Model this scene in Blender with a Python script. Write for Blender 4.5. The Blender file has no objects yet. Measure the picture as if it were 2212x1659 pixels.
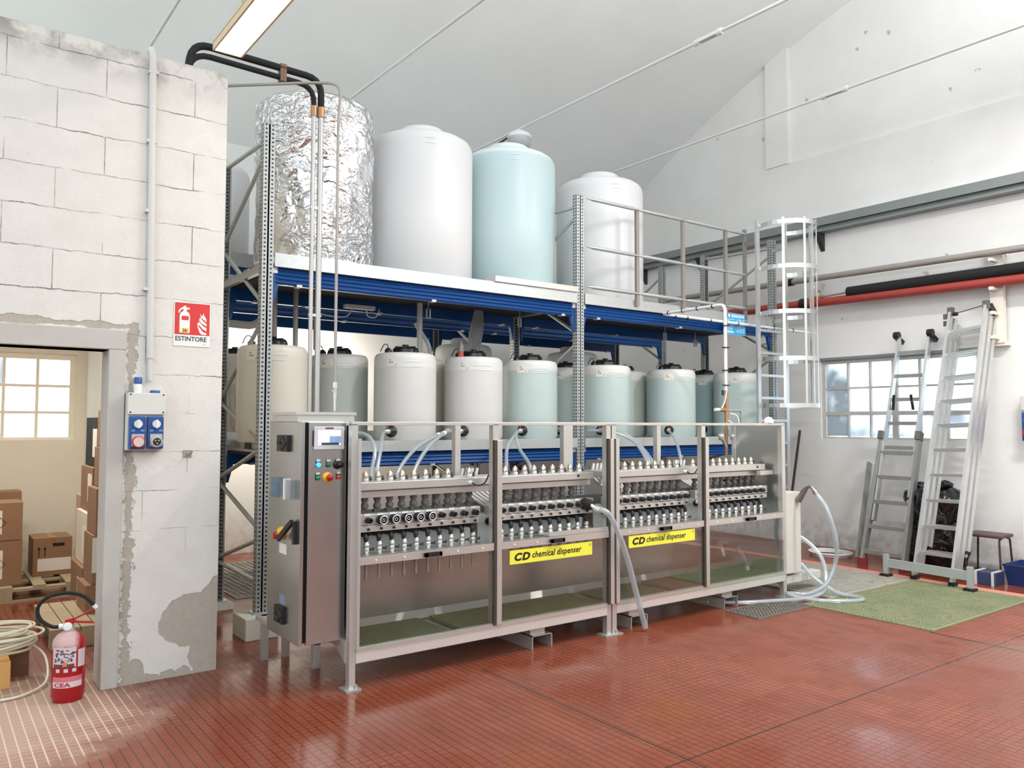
import bpy, math, random
from mathutils import Vector, Matrix
random.seed(11)
SC = bpy.context.scene
COL = SC.collection
PI = math.pi

# ------------------------------------------------------------------ camera
F, YAW, PITCH, ROLL = 1725.0, math.radians(53.39), math.radians(2.787), math.radians(0.154)
CAM = Vector((0, 0, 1.62))
fw = Vector((math.cos(YAW)*math.cos(PITCH), math.sin(YAW)*math.cos(PITCH), math.sin(PITCH)))
r0 = Vector((math.sin(YAW), -math.cos(YAW), 0)); u0 = r0.cross(fw)
cr = math.cos(ROLL)*r0 + math.sin(ROLL)*u0
cu = -math.sin(ROLL)*r0 + math.cos(ROLL)*u0
cam_d = bpy.data.cameras.new('camera'); cam = bpy.data.objects.new('camera', cam_d); COL.objects.link(cam)
M = Matrix((cr, cu, -fw)).transposed().to_4x4(); M.translation = CAM
cam.matrix_world = M
cam_d.sensor_width = 36; cam_d.lens = F/2212*36; cam_d.clip_start = .05
SC.camera = cam

# ------------------------------------------------------------------ materials
def lin(c):
    return tuple((v/255/12.92 if v/255 <= .04045 else ((v/255+.055)/1.055)**2.4) for v in c) + (1,)
class NT:
    def __init__(s, name):
        s.m = bpy.data.materials.new(name); s.m.use_nodes = True
        s.t = s.m.node_tree; s.n = s.t.nodes; s.b = s.n['Principled BSDF']; s.out = s.n['Material Output']
    def node(s, t, **k):
        n = s.n.new(t)
        for a, v in k.items():
            if a[0] == '_': n.inputs[int(a[1:])].default_value = v
            else: setattr(n, a, v)
        return n
    def link(s, a, b): s.t.links.new(a, b)
    def math(s, op, a, b=None, c=None, clamp=False):
        n = s.n.new('ShaderNodeMath'); n.operation = op; n.use_clamp = clamp
        for i, v in enumerate((a, b, c)):
            if v is None: continue
            if isinstance(v, (int, float)): n.inputs[i].default_value = v
            else: s.link(v, n.inputs[i])
        return n.outputs[0]
    def mix(s, f, a, b):
        n = s.n.new('ShaderNodeMix'); n.data_type = 'RGBA'
        for i, v in ((0, f), (6, a), (7, b)):
            if isinstance(v, (int, float)): n.inputs[i].default_value = v
            elif isinstance(v, tuple): n.inputs[i].default_value = v
            else: s.link(v, n.inputs[i])
        return n.outputs[2]
    def pos(s, obj=False):
        if obj: return s.n.new('ShaderNodeTexCoord').outputs['Object']
        return s.n.new('ShaderNodeNewGeometry').outputs['Position']
    def noise(s, scale, detail=4, rough=.55, vec=None, dist=0):
        n = s.n.new('ShaderNodeTexNoise'); n.inputs['Scale'].default_value = scale
        n.inputs['Detail'].default_value = detail; n.inputs['Roughness'].default_value = rough
        n.inputs['Distortion'].default_value = dist
        if vec is not None: s.link(vec, n.inputs['Vector'])
        return n.outputs['Fac']
    def ramp(s, f, a, b):
        n = s.n.new('ShaderNodeMapRange'); n.clamp = True
        n.inputs[1].default_value = a; n.inputs[2].default_value = b
        s.link(f, n.inputs[0]); return n.outputs[0]
    def map(s, vec, scale=(1, 1, 1), loc=(0, 0, 0), rot=(0, 0, 0)):
        n = s.n.new('ShaderNodeMapping'); n.inputs['Scale'].default_value = scale
        n.inputs['Location'].default_value = loc; n.inputs['Rotation'].default_value = rot
        s.link(vec, n.inputs['Vector']); return n.outputs[0]
    def sep(s, vec):
        n = s.n.new('ShaderNodeSeparateXYZ'); s.link(vec, n.inputs[0]); return n.outputs
    def comb(s, x, y, z):
        n = s.n.new('ShaderNodeCombineXYZ')
        for i, v in enumerate((x, y, z)):
            if isinstance(v, (int, float)): n.inputs[i].default_value = v
            else: s.link(v, n.inputs[i])
        return n.outputs[0]
    def bump(s, h, strength=.3, dist=.01):
        n = s.n.new('ShaderNodeBump'); n.inputs['Strength'].default_value = strength
        n.inputs['Distance'].default_value = dist; s.link(h, n.inputs['Height'])
        s.link(n.outputs[0], s.b.inputs['Normal'])
    def base(s, c):
        if isinstance(c, tuple): s.b.inputs['Base Color'].default_value = c
        else: s.link(c, s.b.inputs['Base Color'])
    def rough(s, r):
        if isinstance(r, (int, float)): s.b.inputs['Roughness'].default_value = r
        else: s.link(r, s.b.inputs['Roughness'])
    def metal(s, v): s.b.inputs['Metallic'].default_value = v

MATS = {}
def mat(name, c, rough=.5, metal=0, var=.12, scale=8, bump=0, bscale=60):
    """plain paint/plastic/metal with slight procedural mottling"""
    if name in MATS: return MATS[name]
    k = NT(name); col = lin(c)
    n = k.noise(scale, 5, .6, k.pos(True))
    dark = tuple(v*(1-var) for v in col[:3]) + (1,)
    light = tuple(min(1, v*(1+var)) for v in col[:3]) + (1,)
    k.base(k.mix(n, dark, light)); k.rough(rough); k.metal(metal)
    if bump: k.bump(k.noise(bscale, 3, .6, k.pos(True)), bump, .004)
    MATS[name] = k.m; return k.m

steel = mat('stainless_steel', (206, 204, 199), .34, .68, .08, 6)
def brushed():
    k = NT('brushed_stainless'); p = k.map(k.pos(True), (300, 300, 3))
    n = k.noise(1, 3, .5, p); n2 = k.noise(2.2, 3, .5, k.pos(True))
    k.base(k.mix(n2, lin((184, 184, 180)), lin((204, 204, 200)))); k.metal(1)
    k.link(k.math('MULTIPLY_ADD', n, .06, .27), k.b.inputs['Roughness'])
    return k.m
brushed_m = brushed()
def galv_mat():
    k = NT('galvanized_steel')
    v = k.n.new('ShaderNodeTexVoronoi'); v.inputs['Scale'].default_value = 45
    k.link(k.pos(True), v.inputs['Vector'])
    k.base(k.mix(v.outputs['Color'], lin((188, 191, 191)), lin((196, 199, 198)))); k.metal(.7); k.rough(.42)
    return k.m
galv = galv_mat()
def perf_mat():
    k = NT('perforated_galvanized_steel')
    x, y, z = k.sep(k.pos(True))
    fz = k.math('FRACT', k.math('MULTIPLY', z, 30.0))
    dz = k.math('ABSOLUTE', k.math('SUBTRACT', fz, .5))
    hz = k.math('LESS_THAN', dz, .2)
    dx = k.math('ABSOLUTE', k.math('SUBTRACT', k.math('ABSOLUTE', x), .026))
    hx = k.math('LESS_THAN', dx, .0075)
    dy = k.math('ABSOLUTE', k.math('SUBTRACT', k.math('ABSOLUTE', y), .017))
    hy = k.math('LESS_THAN', dy, .008)
    g = k.n.new('ShaderNodeNewGeometry'); nx, ny, nz = k.sep(g.outputs['Normal'])
    face = k.math('GREATER_THAN', k.math('ABSOLUTE', ny), .6)
    h = k.math('MULTIPLY', hz, k.math('ADD', k.math('MULTIPLY', face, hx), k.math('MULTIPLY', k.math('SUBTRACT', 1.0, face), hy)))
    n = k.noise(30, 3, .6, k.pos(True))
    c = k.mix(n, lin((158, 163, 163)), lin((190, 193, 192)))
    k.base(k.mix(h, c, lin((38, 40, 42)))); k.metal(.55); k.rough(.42)
    return k.m
perf = perf_mat()
blue = mat('blue_enamel_paint', (0, 66, 130), .3, 0, .08, 10)
navy = blue
alu = mat('aluminium', (216, 217, 216), .38, .85, .1, 12)
alu_dirty = mat('weathered_aluminium', (158, 158, 154), .45, .6, .2, 9)
black = mat('black_plastic', (24, 23, 24), .45, 0, .2)
rubber = mat('black_rubber_foam', (20, 20, 21), .8, 0, .2)
dgrey = mat('dark_grey_pvc', (92, 88, 86), .5, 0, .15)
pvcgrey = mat('light_grey_pvc', (200, 198, 195), .45, 0, .05)
greyplate = mat('grey_polypropylene', (178, 182, 182), .5, 0, .06, 5)
white = mat('white_plastic', (225, 226, 224), .45, 0, .05)
cream = mat('cream_paint', (226, 220, 208), .6, 0, .08)
redp = mat('red_pipe_paint', (158, 62, 54), .5, 0, .15, 6)
red = mat('red_gloss_paint', (172, 20, 28), .25, 0, .08)
brass = mat('nickel_brass', (216, 200, 180), .25, 1, .1)
copper = mat('weathered_brass', (176, 138, 104), .45, .7, .25, 20)
rust = mat('rusty_collar', (120, 92, 70), .6, .4, .3, 30)
wood = mat('pallet_wood', (166, 150, 122), .75, 0, .25, 5, .3, 40)
card = mat('brown_cardboard', (142, 108, 80), .8, 0, .12, 4)
card2 = mat('dark_cardboard', (112, 78, 56), .8, 0, .12, 4)
paper = mat('white_paper', (226, 220, 210), .7, 0, .05)
concrete = mat('grey_cement', (186, 182, 176), .9, 0, .1, 9, .3, 120)
blocky = mat('cast_concrete', (196, 194, 184), .9, 0, .14, 12, .4, 90)
yellow = mat('yellow_vinyl', (226, 222, 70), .4, 0, .02)
ink = mat('black_ink', (22, 20, 18), .5, 0, .05)
redink = mat('red_ink', (205, 44, 40), .45, 0, .03)
ybox = mat('amber_plastic', (235, 178, 30), .4, 0, .05)
green = mat('green_button_plastic', (20, 120, 84), .35, 0, .05)
bluesock = mat('blue_socket_plastic', (30, 74, 140), .35, 0, .06)
skyblue = mat('light_blue_vinyl', (72, 160, 208), .4, 0, .1, 3)
bluebin = mat('blue_bin_plastic', (20, 42, 92), .4, 0, .1)
coil_m = mat('ivory_tubing', (220, 214, 192), .4, 0, .06)
brown = mat('worn_brown_wood', (84, 66, 58), .5, 0, .25, 14)
darkbrown = mat('brown_painted_tube', (66, 46, 42), .45, .2, .15)
greysteel = mat('grey_painted_steel', (130, 137, 136), .5, .1, .08, 6)

def bag_mat():
    k = NT('black_bin_liner'); k.base(lin((16, 16, 18))); k.rough(.16)
    n = k.noise(5, 2, .5, k.pos(True), 1.5); k.bump(n, .8, .06); return k.m
bagm = bag_mat()
def glass_mat(name, tint=(1, 1, 1, 1), gl=.10, rough=.03):
    k = NT(name); k.n.remove(k.b)
    t = k.node('ShaderNodeBsdfTransparent'); t.inputs[0].default_value = tint
    g = k.node('ShaderNodeBsdfGlossy'); g.inputs['Roughness'].default_value = rough
    lw = k.node('ShaderNodeLayerWeight'); lw.inputs[0].default_value = .25
    f = k.math('MULTIPLY_ADD', lw.outputs['Fresnel'], .6, gl)
    m = k.node('ShaderNodeMixShader'); k.link(f, m.inputs[0]); k.link(t.outputs[0], m.inputs[1]); k.link(g.outputs[0], m.inputs[2])
    k.link(m.outputs[0], k.out.inputs[0]); return k.m
doorglass = glass_mat('clear_door_glass', (.95, .96, .95, 1), .035)
acrylic = glass_mat('clear_acrylic', (.92, .95, .97, 1), .04)
def hose_mat():
    k = NT('clear_reinforced_hose'); k.n.remove(k.b)
    t = k.node('ShaderNodeBsdfTransparent'); t.inputs[0].default_value = (.86, .9, .92, 1)
    g = k.node('ShaderNodeBsdfGlossy'); g.inputs['Roughness'].default_value = .15
    d = k.node('ShaderNodeBsdfDiffuse'); d.inputs[0].default_value = lin((196, 206, 210))
    m1 = k.node('ShaderNodeMixShader', _0=.38); k.link(t.outputs[0], m1.inputs[1]); k.link(d.outputs[0], m1.inputs[2])
    m2 = k.node('ShaderNodeMixShader', _0=.14); k.link(m1.outputs[0], m2.inputs[1]); k.link(g.outputs[0], m2.inputs[2])
    k.link(m2.outputs[0], k.out.inputs[0]); return k.m
hosem = hose_mat()
def pane_mat(name, c, tr):
    """dirty glass: clear where clean, chalky where dirty"""
    k = NT(name); k.n.remove(k.b)
    t = k.node('ShaderNodeBsdfTransparent'); t.inputs[0].default_value = (.93, .96, 1, 1)
    d = k.node('ShaderNodeBsdfTranslucent'); d.inputs[0].default_value = lin(c)
    e = k.node('ShaderNodeBsdfDiffuse'); e.inputs[0].default_value = lin(c)
    n = k.noise(2.2, 3, .5, k.pos())
    dm = k.node('ShaderNodeMixShader', _0=.45); k.link(d.outputs[0], dm.inputs[1]); k.link(e.outputs[0], dm.inputs[2])
    m = k.node('ShaderNodeMixShader'); k.link(k.ramp(n, tr-.12, tr+.12), m.inputs[0])
    k.link(dm.outputs[0], m.inputs[1]); k.link(t.outputs[0], m.inputs[2])
    k.link(m.outputs[0], k.out.inputs[0]); return k.m
pane_dirty = pane_mat('painted_dirty_glass', (186, 192, 196), .62)
pane_hazy = pane_mat('hazy_glass', (222, 230, 238), .45)
pane_clear = pane_mat('clean_glass', (225, 235, 245), .3)

def tank_mat(name, liquid, level, shell=(232, 231, 228)):
    """translucent polyethylene; the liquid inside tints it below its level"""
    k = NT(name); x, y, z = k.sep(k.pos(True))
    f = k.ramp(z, level+.012, level-.012)
    n = k.noise(3, 3, .5, k.pos(True))
    lq = k.mix(n, tuple(v*.95 for v in lin(liquid)[:3])+(1,), lin(liquid))
    c = k.mix(f, lin(shell), lq)
    k.base(c); k.rough(.38)
    tr = k.node('ShaderNodeBsdfTranslucent'); k.link(c, tr.inputs[0])
    m = k.node('ShaderNodeMixShader', _0=.22); k.link(k.b.outputs[0], m.inputs[1]); k.link(tr.outputs[0], m.inputs[2])
    k.link(m.outputs[0], k.out.inputs[0]); return k.m
T_white = tank_mat('white_polyethylene', (226, 223, 220), .66)
T_cream = tank_mat('cream_polyethylene', (230, 223, 210), .7, (232, 227, 217))
T_pale = tank_mat('pale_green_polyethylene', (202, 209, 200), .68)
T_teal = tank_mat('pale_teal_polyethylene', (199, 214, 211), .69)
T_deep = tank_mat('deeper_teal_polyethylene', (164, 190, 192), .70)
T_big = tank_mat('big_white_polyethylene', (238, 239, 240), 9)
T_bigteal = tank_mat('big_teal_polyethylene', (206, 228, 231), 1.36, (234, 242, 244))

def foil_mat():
    k = NT('crinkled_aluminium_foil'); k.base(lin((240, 240, 242))); k.metal(1); k.rough(.14)
    p = k.pos(True)
    wob = k.n.new('ShaderNodeTexNoise'); wob.inputs['Scale'].default_value = 5; wob.inputs['Detail'].default_value = 3; k.link(p, wob.inputs['Vector'])
    add = k.n.new('ShaderNodeVectorMath'); add.operation = 'MULTIPLY_ADD'; k.link(wob.outputs['Color'], add.inputs[0]); add.inputs[1].default_value = (.25, .25, .25); k.link(p, add.inputs[2])
    w = k.map(add.outputs[0], (1.0, 1.0, 1.9))
    v = k.node('ShaderNodeTexVoronoi'); v.inputs['Scale'].default_value = 11; k.link(w, v.inputs['Vector'])
    v2 = k.node('ShaderNodeTexVoronoi'); v2.inputs['Scale'].default_value = 30; k.link(w, v2.inputs['Vector'])
    n1 = k.noise(3, 2, .5, w)
    calm = k.ramp(k.noise(1.6, 2, .5, p), .38, .6)
    h = k.math('ADD', k.math('MULTIPLY', n1, 1.2), k.math('MULTIPLY', calm, k.math('ADD', k.math('MULTIPLY', v.outputs['Distance'], 1.0), k.math('MULTIPLY', v2.outputs['Distance'], .35))))
    k.bump(h, 1.0, .055); return k.m
foil = foil_mat()

def floor_mat():
    k = NT('red_klinker_tile_floor'); P = k.pos(); x, y, z = k.sep(P)
    def groove(v, pitch, w, off=0):
        f = k.math('FRACT', k.math('ADD', k.math('DIVIDE', v, pitch), 100.5+off))
        d = k.math('ABSOLUTE', k.math('SUBTRACT', f, .5))
        return k.math('LESS_THAN', d, w/pitch/2)
    gx = groove(x, .05, .0075); gy = groove(y, .05, .006)
    jx = groove(x, .10, .0085); jy = groove(y, .20, .007)
    n_big = k.noise(.9, 5, .6, P); n_mid = k.noise(4, 5, .6, P); n_f = k.noise(45, 3, .6, P)
    wn = k.node('ShaderNodeTexWhiteNoise', noise_dimensions='2D')
    k.link(k.comb(k.math('FLOOR', k.math('DIVIDE', x, .1)), k.math('FLOOR', k.math('DIVIDE', y, .2)), 0), wn.inputs['Vector'])
    tile = k.mix(k.ramp(n_mid, .3, .7), lin((106, 58, 42)), lin((128, 72, 54)))
    tile = k.mix(k.math('MULTIPLY', wn.outputs['Value'], .35), tile, lin((150, 88, 70)))
    wear = k.math('MULTIPLY', k.ramp(n_big, .46, .62), k.ramp(n_f, .42, .6))
    tile = k.mix(k.math('MULTIPLY', wear, .3), tile, lin((182, 116, 98)))
    wet0 = k.ramp(k.noise(.7, 4, .55, k.map(P, (1, 1, 1), (3.3, 1.7, 0))), .36, .56)
    tile = k.mix(k.math('MULTIPLY', wet0, .6), tile, lin((122, 52, 28)))
    # plaster dust trodden in beside the doorway and the pillar
    dx = k.math('DIVIDE', k.math('SUBTRACT', x, .35), .85); dy = k.math('DIVIDE', k.math('SUBTRACT', y, 5.2), 1.0)
    rr = k.math('SQRT', k.math('ADD', k.math('MULTIPLY', dx, dx), k.math('MULTIPLY', dy, dy)))
    dust = k.ramp(k.math('ADD', rr, k.math('MULTIPLY', k.math('SUBTRACT', n_mid, .5), 1.1)), 1.08, .45)
    # pale grout where the joints are filled, dark where dirt sits in them
    gm = k.math('MAXIMUM', gx, k.math('MULTIPLY', gy, k.ramp(n_big, .35, .6)))
    joints = k.math('MAXIMUM', jx, jy)
    gcol = k.mix(k.ramp(k.math('ADD', dust, k.math('MULTIPLY', k.math('SUBTRACT', n_mid, .5), .5)), .15, .5), lin((70, 40, 34)), lin((205, 186, 170)))
    tile = k.mix(k.math('MULTIPLY', dust, .62), tile, lin((190, 172, 156)))
    c = k.mix(k.math('MULTIPLY', gm, .8), tile, gcol)
    # two wide expansion joints
    ex = k.math('MULTIPLY', k.math('LESS_THAN', k.math('ABSOLUTE', k.math('SUBTRACT', x, 3.03)), .007), k.math('LESS_THAN', y, 4.4))
    ey = k.math('LESS_THAN', k.math('ABSOLUTE', k.math('SUBTRACT', y, 2.65)), .006)
    e3 = k.math('MULTIPLY', k.math('LESS_THAN', k.math('ABSOLUTE', k.math('SUBTRACT', x, 6.38)), .016), k.math('LESS_THAN', y, 3.12))
    ee = k.math('MAXIMUM', k.math('MAXIMUM', ex, ey), e3)
    c = k.mix(k.math('MULTIPLY', ee, .85), c, lin((48, 36, 32)))
    k.base(c)
    wet = k.ramp(k.noise(.7, 4, .55, k.map(P, (1, 1, 1), (3.3, 1.7, 0))), .36, .56)
    wet = k.math('MULTIPLY', wet, k.math('SUBTRACT', 1.0, k.math('MULTIPLY', dust, .9)))
    rgh = k.math('SUBTRACT', .62, k.math('MULTIPLY', wet, .46))
    k.rough(k.math('ADD', rgh, k.math('MULTIPLY', dust, .3)))
    flood = k.ramp(k.noise(.8, 3, .5, k.map(P, (1, 1, 1), (9.1, 4.4, 0))), .5, .6)
    h = k.math('SUBTRACT', k.math('MULTIPLY', n_f, .08), k.math('MULTIPLY', gm, k.math('SUBTRACT', 1.0, k.math('MULTIPLY', flood, .8))))
    k.b.inputs['Specular IOR Level'].default_value = .36
    k.bump(h, .35, .003); return k.m
floor_m = floor_mat()

def blockwall_mat():
    k = NT('whitewashed_block_wall'); P = k.pos(); x, y, z = k.sep(P)
    n = k.noise(5, 6, .62, P); nf = k.noise(28, 5, .65, P); nl = k.noise(1.4, 4, .55, P)
    wob = k.math('ADD', k.math('MULTIPLY', k.math('SUBTRACT', k.noise(3.5, 3, .5, P), .5), .035), k.math('MULTIPLY', k.math('SUBTRACT', k.noise(24, 4, .6, P), .5), .022))
    b = k.node('ShaderNodeTexBrick'); b.offset = .5
    b.inputs['Scale'].default_value = 1; b.inputs['Mortar Size'].default_value = .0035
    b.inputs['Brick Width'].default_value = .53; b.inputs['Row Height'].default_value = .245
    b.inputs['Mortar Smooth'].default_value = .4
    k.link(k.comb(k.math('ADD', k.math('ADD', x, y), .05), k.math('ADD', k.math('ADD', z, wob), .04), 0), b.inputs['Vector'])
    # joints are clogged with paint except in the rough stretches
    jl = k.math('MULTIPLY', b.outputs['Fac'], k.ramp(k.noise(3.2, 5, .65, P), .40, .60))
    low = k.ramp(z, .75, 1.1)
    jl = k.math('MULTIPLY', jl, low)
    c = k.mix(n, lin((204, 200, 193)), lin((224, 221, 215)))
    c = k.mix(k.math('MULTIPLY', k.ramp(nf, .63, .72), .4), c, lin((166, 160, 150)))
    c = k.mix(k.math('MULTIPLY', jl, .8), c, lin((98, 90, 80)))
    # grime along the wall head, concentrated by the pipe
    top = k.math('MULTIPLY', k.ramp(z, 3.72, 3.98), k.ramp(n, .42, .6))
    c = k.mix(k.math('MULTIPLY', top, .8), c, lin((116, 110, 104)))
    # bare cement where the render has come off: a big patch by the corner, a foot strip and the door edge
    def ell(cx, cz, rx, rz):
        a = k.math('DIVIDE', k.math('SUBTRACT', x, cx), rx); d = k.math('DIVIDE', k.math('SUBTRACT', z, cz), rz)
        return k.math('SQRT', k.math('ADD', k.math('MULTIPLY', a, a), k.math('MULTIPLY', d, d)))
    e = k.math('MINIMUM', ell(1.50, .34, .24, .17), k.math('MINIMUM', ell(1.62, .40, .12, .20), ell(1.58, .12, .13, .16)))
    e = k.math('MINIMUM', e, ell(1.12, .05, .06, .10))
    e = k.math('ADD', e, k.math('MULTIPLY', k.math('SUBTRACT', k.noise(13, 5, .6, P), .5), .5))
    patch = k.ramp(e, 1.02, .98)
    strip = k.ramp(k.math('ADD', k.math('ABSOLUTE', k.math('SUBTRACT', x, 1.065)), k.math('ADD', k.math('MULTIPLY', k.math('SUBTRACT', n, .5), .08), k.math('MULTIPLY', k.math('SUBTRACT', k.noise(34, 5, .7, P), .5), .12))), .03, .02)
    strip = k.math('MULTIPLY', strip, k.math('LESS_THAN', z, 2.2))
    foot = k.ramp(k.math('ADD', z, k.math('MULTIPLY', k.math('SUBTRACT', k.noise(18, 5, .6, P), .5), .14)), .04, .03)
    lint = k.math('MULTIPLY', k.ramp(k.math('ADD', k.math('ABSOLUTE', k.math('SUBTRACT', z, 2.215)), k.math('MULTIPLY', k.math('SUBTRACT', n, .5), .12)), .02, .012), k.math('LESS_THAN', x, 1.1))
    pm = k.math('MAXIMUM', k.math('MAXIMUM', patch, strip), k.math('MAXIMUM', foot, lint))
    c = k.mix(pm, c, k.mix(nf, lin((158, 150, 138)), lin((184, 176, 164))))
    k.base(c); k.rough(.85)
    h = k.math('SUBTRACT', k.math('ADD', k.math('MULTIPLY', n, .5), k.math('MULTIPLY', nf, .2)), k.math('ADD', k.math('MULTIPLY', jl, .6), k.math('MULTIPLY', pm, .35)))
    k.bump(h, .7, .018); return k.m
block_m = blockwall_mat()

def plaster(name, c1, c2, dirt=True):
    k = NT(name); P = k.pos(); x, y, z = k.sep(P)
    n = k.noise(1.1, 5, .6, P); nf = k.noise(9, 5, .62, P)
    c = k.mix(k.ramp(n, .3, .7), lin(c1), lin(c2))
    if dirt:
        d = k.math('MULTIPLY', k.ramp(z, .55, .0), k.ramp(nf, .4, .62))
        c = k.mix(k.math('MULTIPLY', d, .55), c, lin((150, 142, 132)))
        pit = k.ramp(k.noise(7.1, 2, .4, k.map(P, (1, 1, 1), (5, 2, 8))), .76, .78)
        c = k.mix(k.math('MULTIPLY', pit, .5), c, lin((120, 112, 104)))
    k.base(c); k.rough(.85); k.bump(k.math('ADD', n, k.math('MULTIPLY', nf, .3)), .25, .01); return k.m
wall_m = plaster('white_wall_plaster', (222, 221, 218), (232, 231, 229))
store_m = plaster('cream_store_plaster', (226, 218, 200), (234, 228, 214))
ceil_m = plaster('grey_white_vault_plaster', (234, 238, 237), (240, 243, 242), False)

def grate_mat(name, c1, c2, stain):
    k = NT(name); P = k.pos(); n = k.noise(3, 5, .6, P); nf = k.noise(30, 3, .6, P)
    c = k.mix(k.ramp(n, .35, .65), lin(c1), lin(c2)); c = k.mix(k.math('MULTIPLY', k.ramp(n, .6, .68), .7), c, lin(stain))
    k.base(k.mix(k.math('MULTIPLY', nf, .25), c, lin((210, 205, 190)))); k.rough(.6); return k.m
grate_green = grate_mat('green_frp_grating', (112, 122, 84), (138, 142, 100), (120, 92, 50))
grate_grey = grate_mat('limescaled_grating', (150, 148, 140), (176, 172, 162), (120, 100, 80))
grate_dark = grate_mat('dark_steel_grating', (70, 62, 58), (92, 84, 78), (60, 44, 36))
pit_green = mat('wet_pit_green', (74, 82, 54), .4, 0, .2)
pit_shade = mat('wet_pit_dark', (42, 36, 32), .3, 0, .3)  # pit darkness painted on a sheet; the floor has no hole
pit_grey = mat('silted_pit_grey', (118, 114, 106), .5, 0, .2)
m_green = mat('moulded_green_grating', (104, 116, 74), .6, 0, .25, 14)

def emis(name, c, s):
    k = NT(name); k.base(lin(c)); k.b.inputs['Emission Color'].default_value = lin(c); k.b.inputs['Emission Strength'].default_value = s; return k.m
tube_light = emis('lit_diffuser', (255, 246, 232), 9)
lcd_light = emis('lit_lcd', (225, 240, 250), 1.1)
lcd_yellow = emis('lit_lcd_yellow', (240, 236, 180), 1.0)
lcd_blue = emis('lit_lcd_blue', (110, 140, 176), .7)
blue_led = emis('lit_blue_lamp', (40, 150, 255), 3.0)

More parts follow.
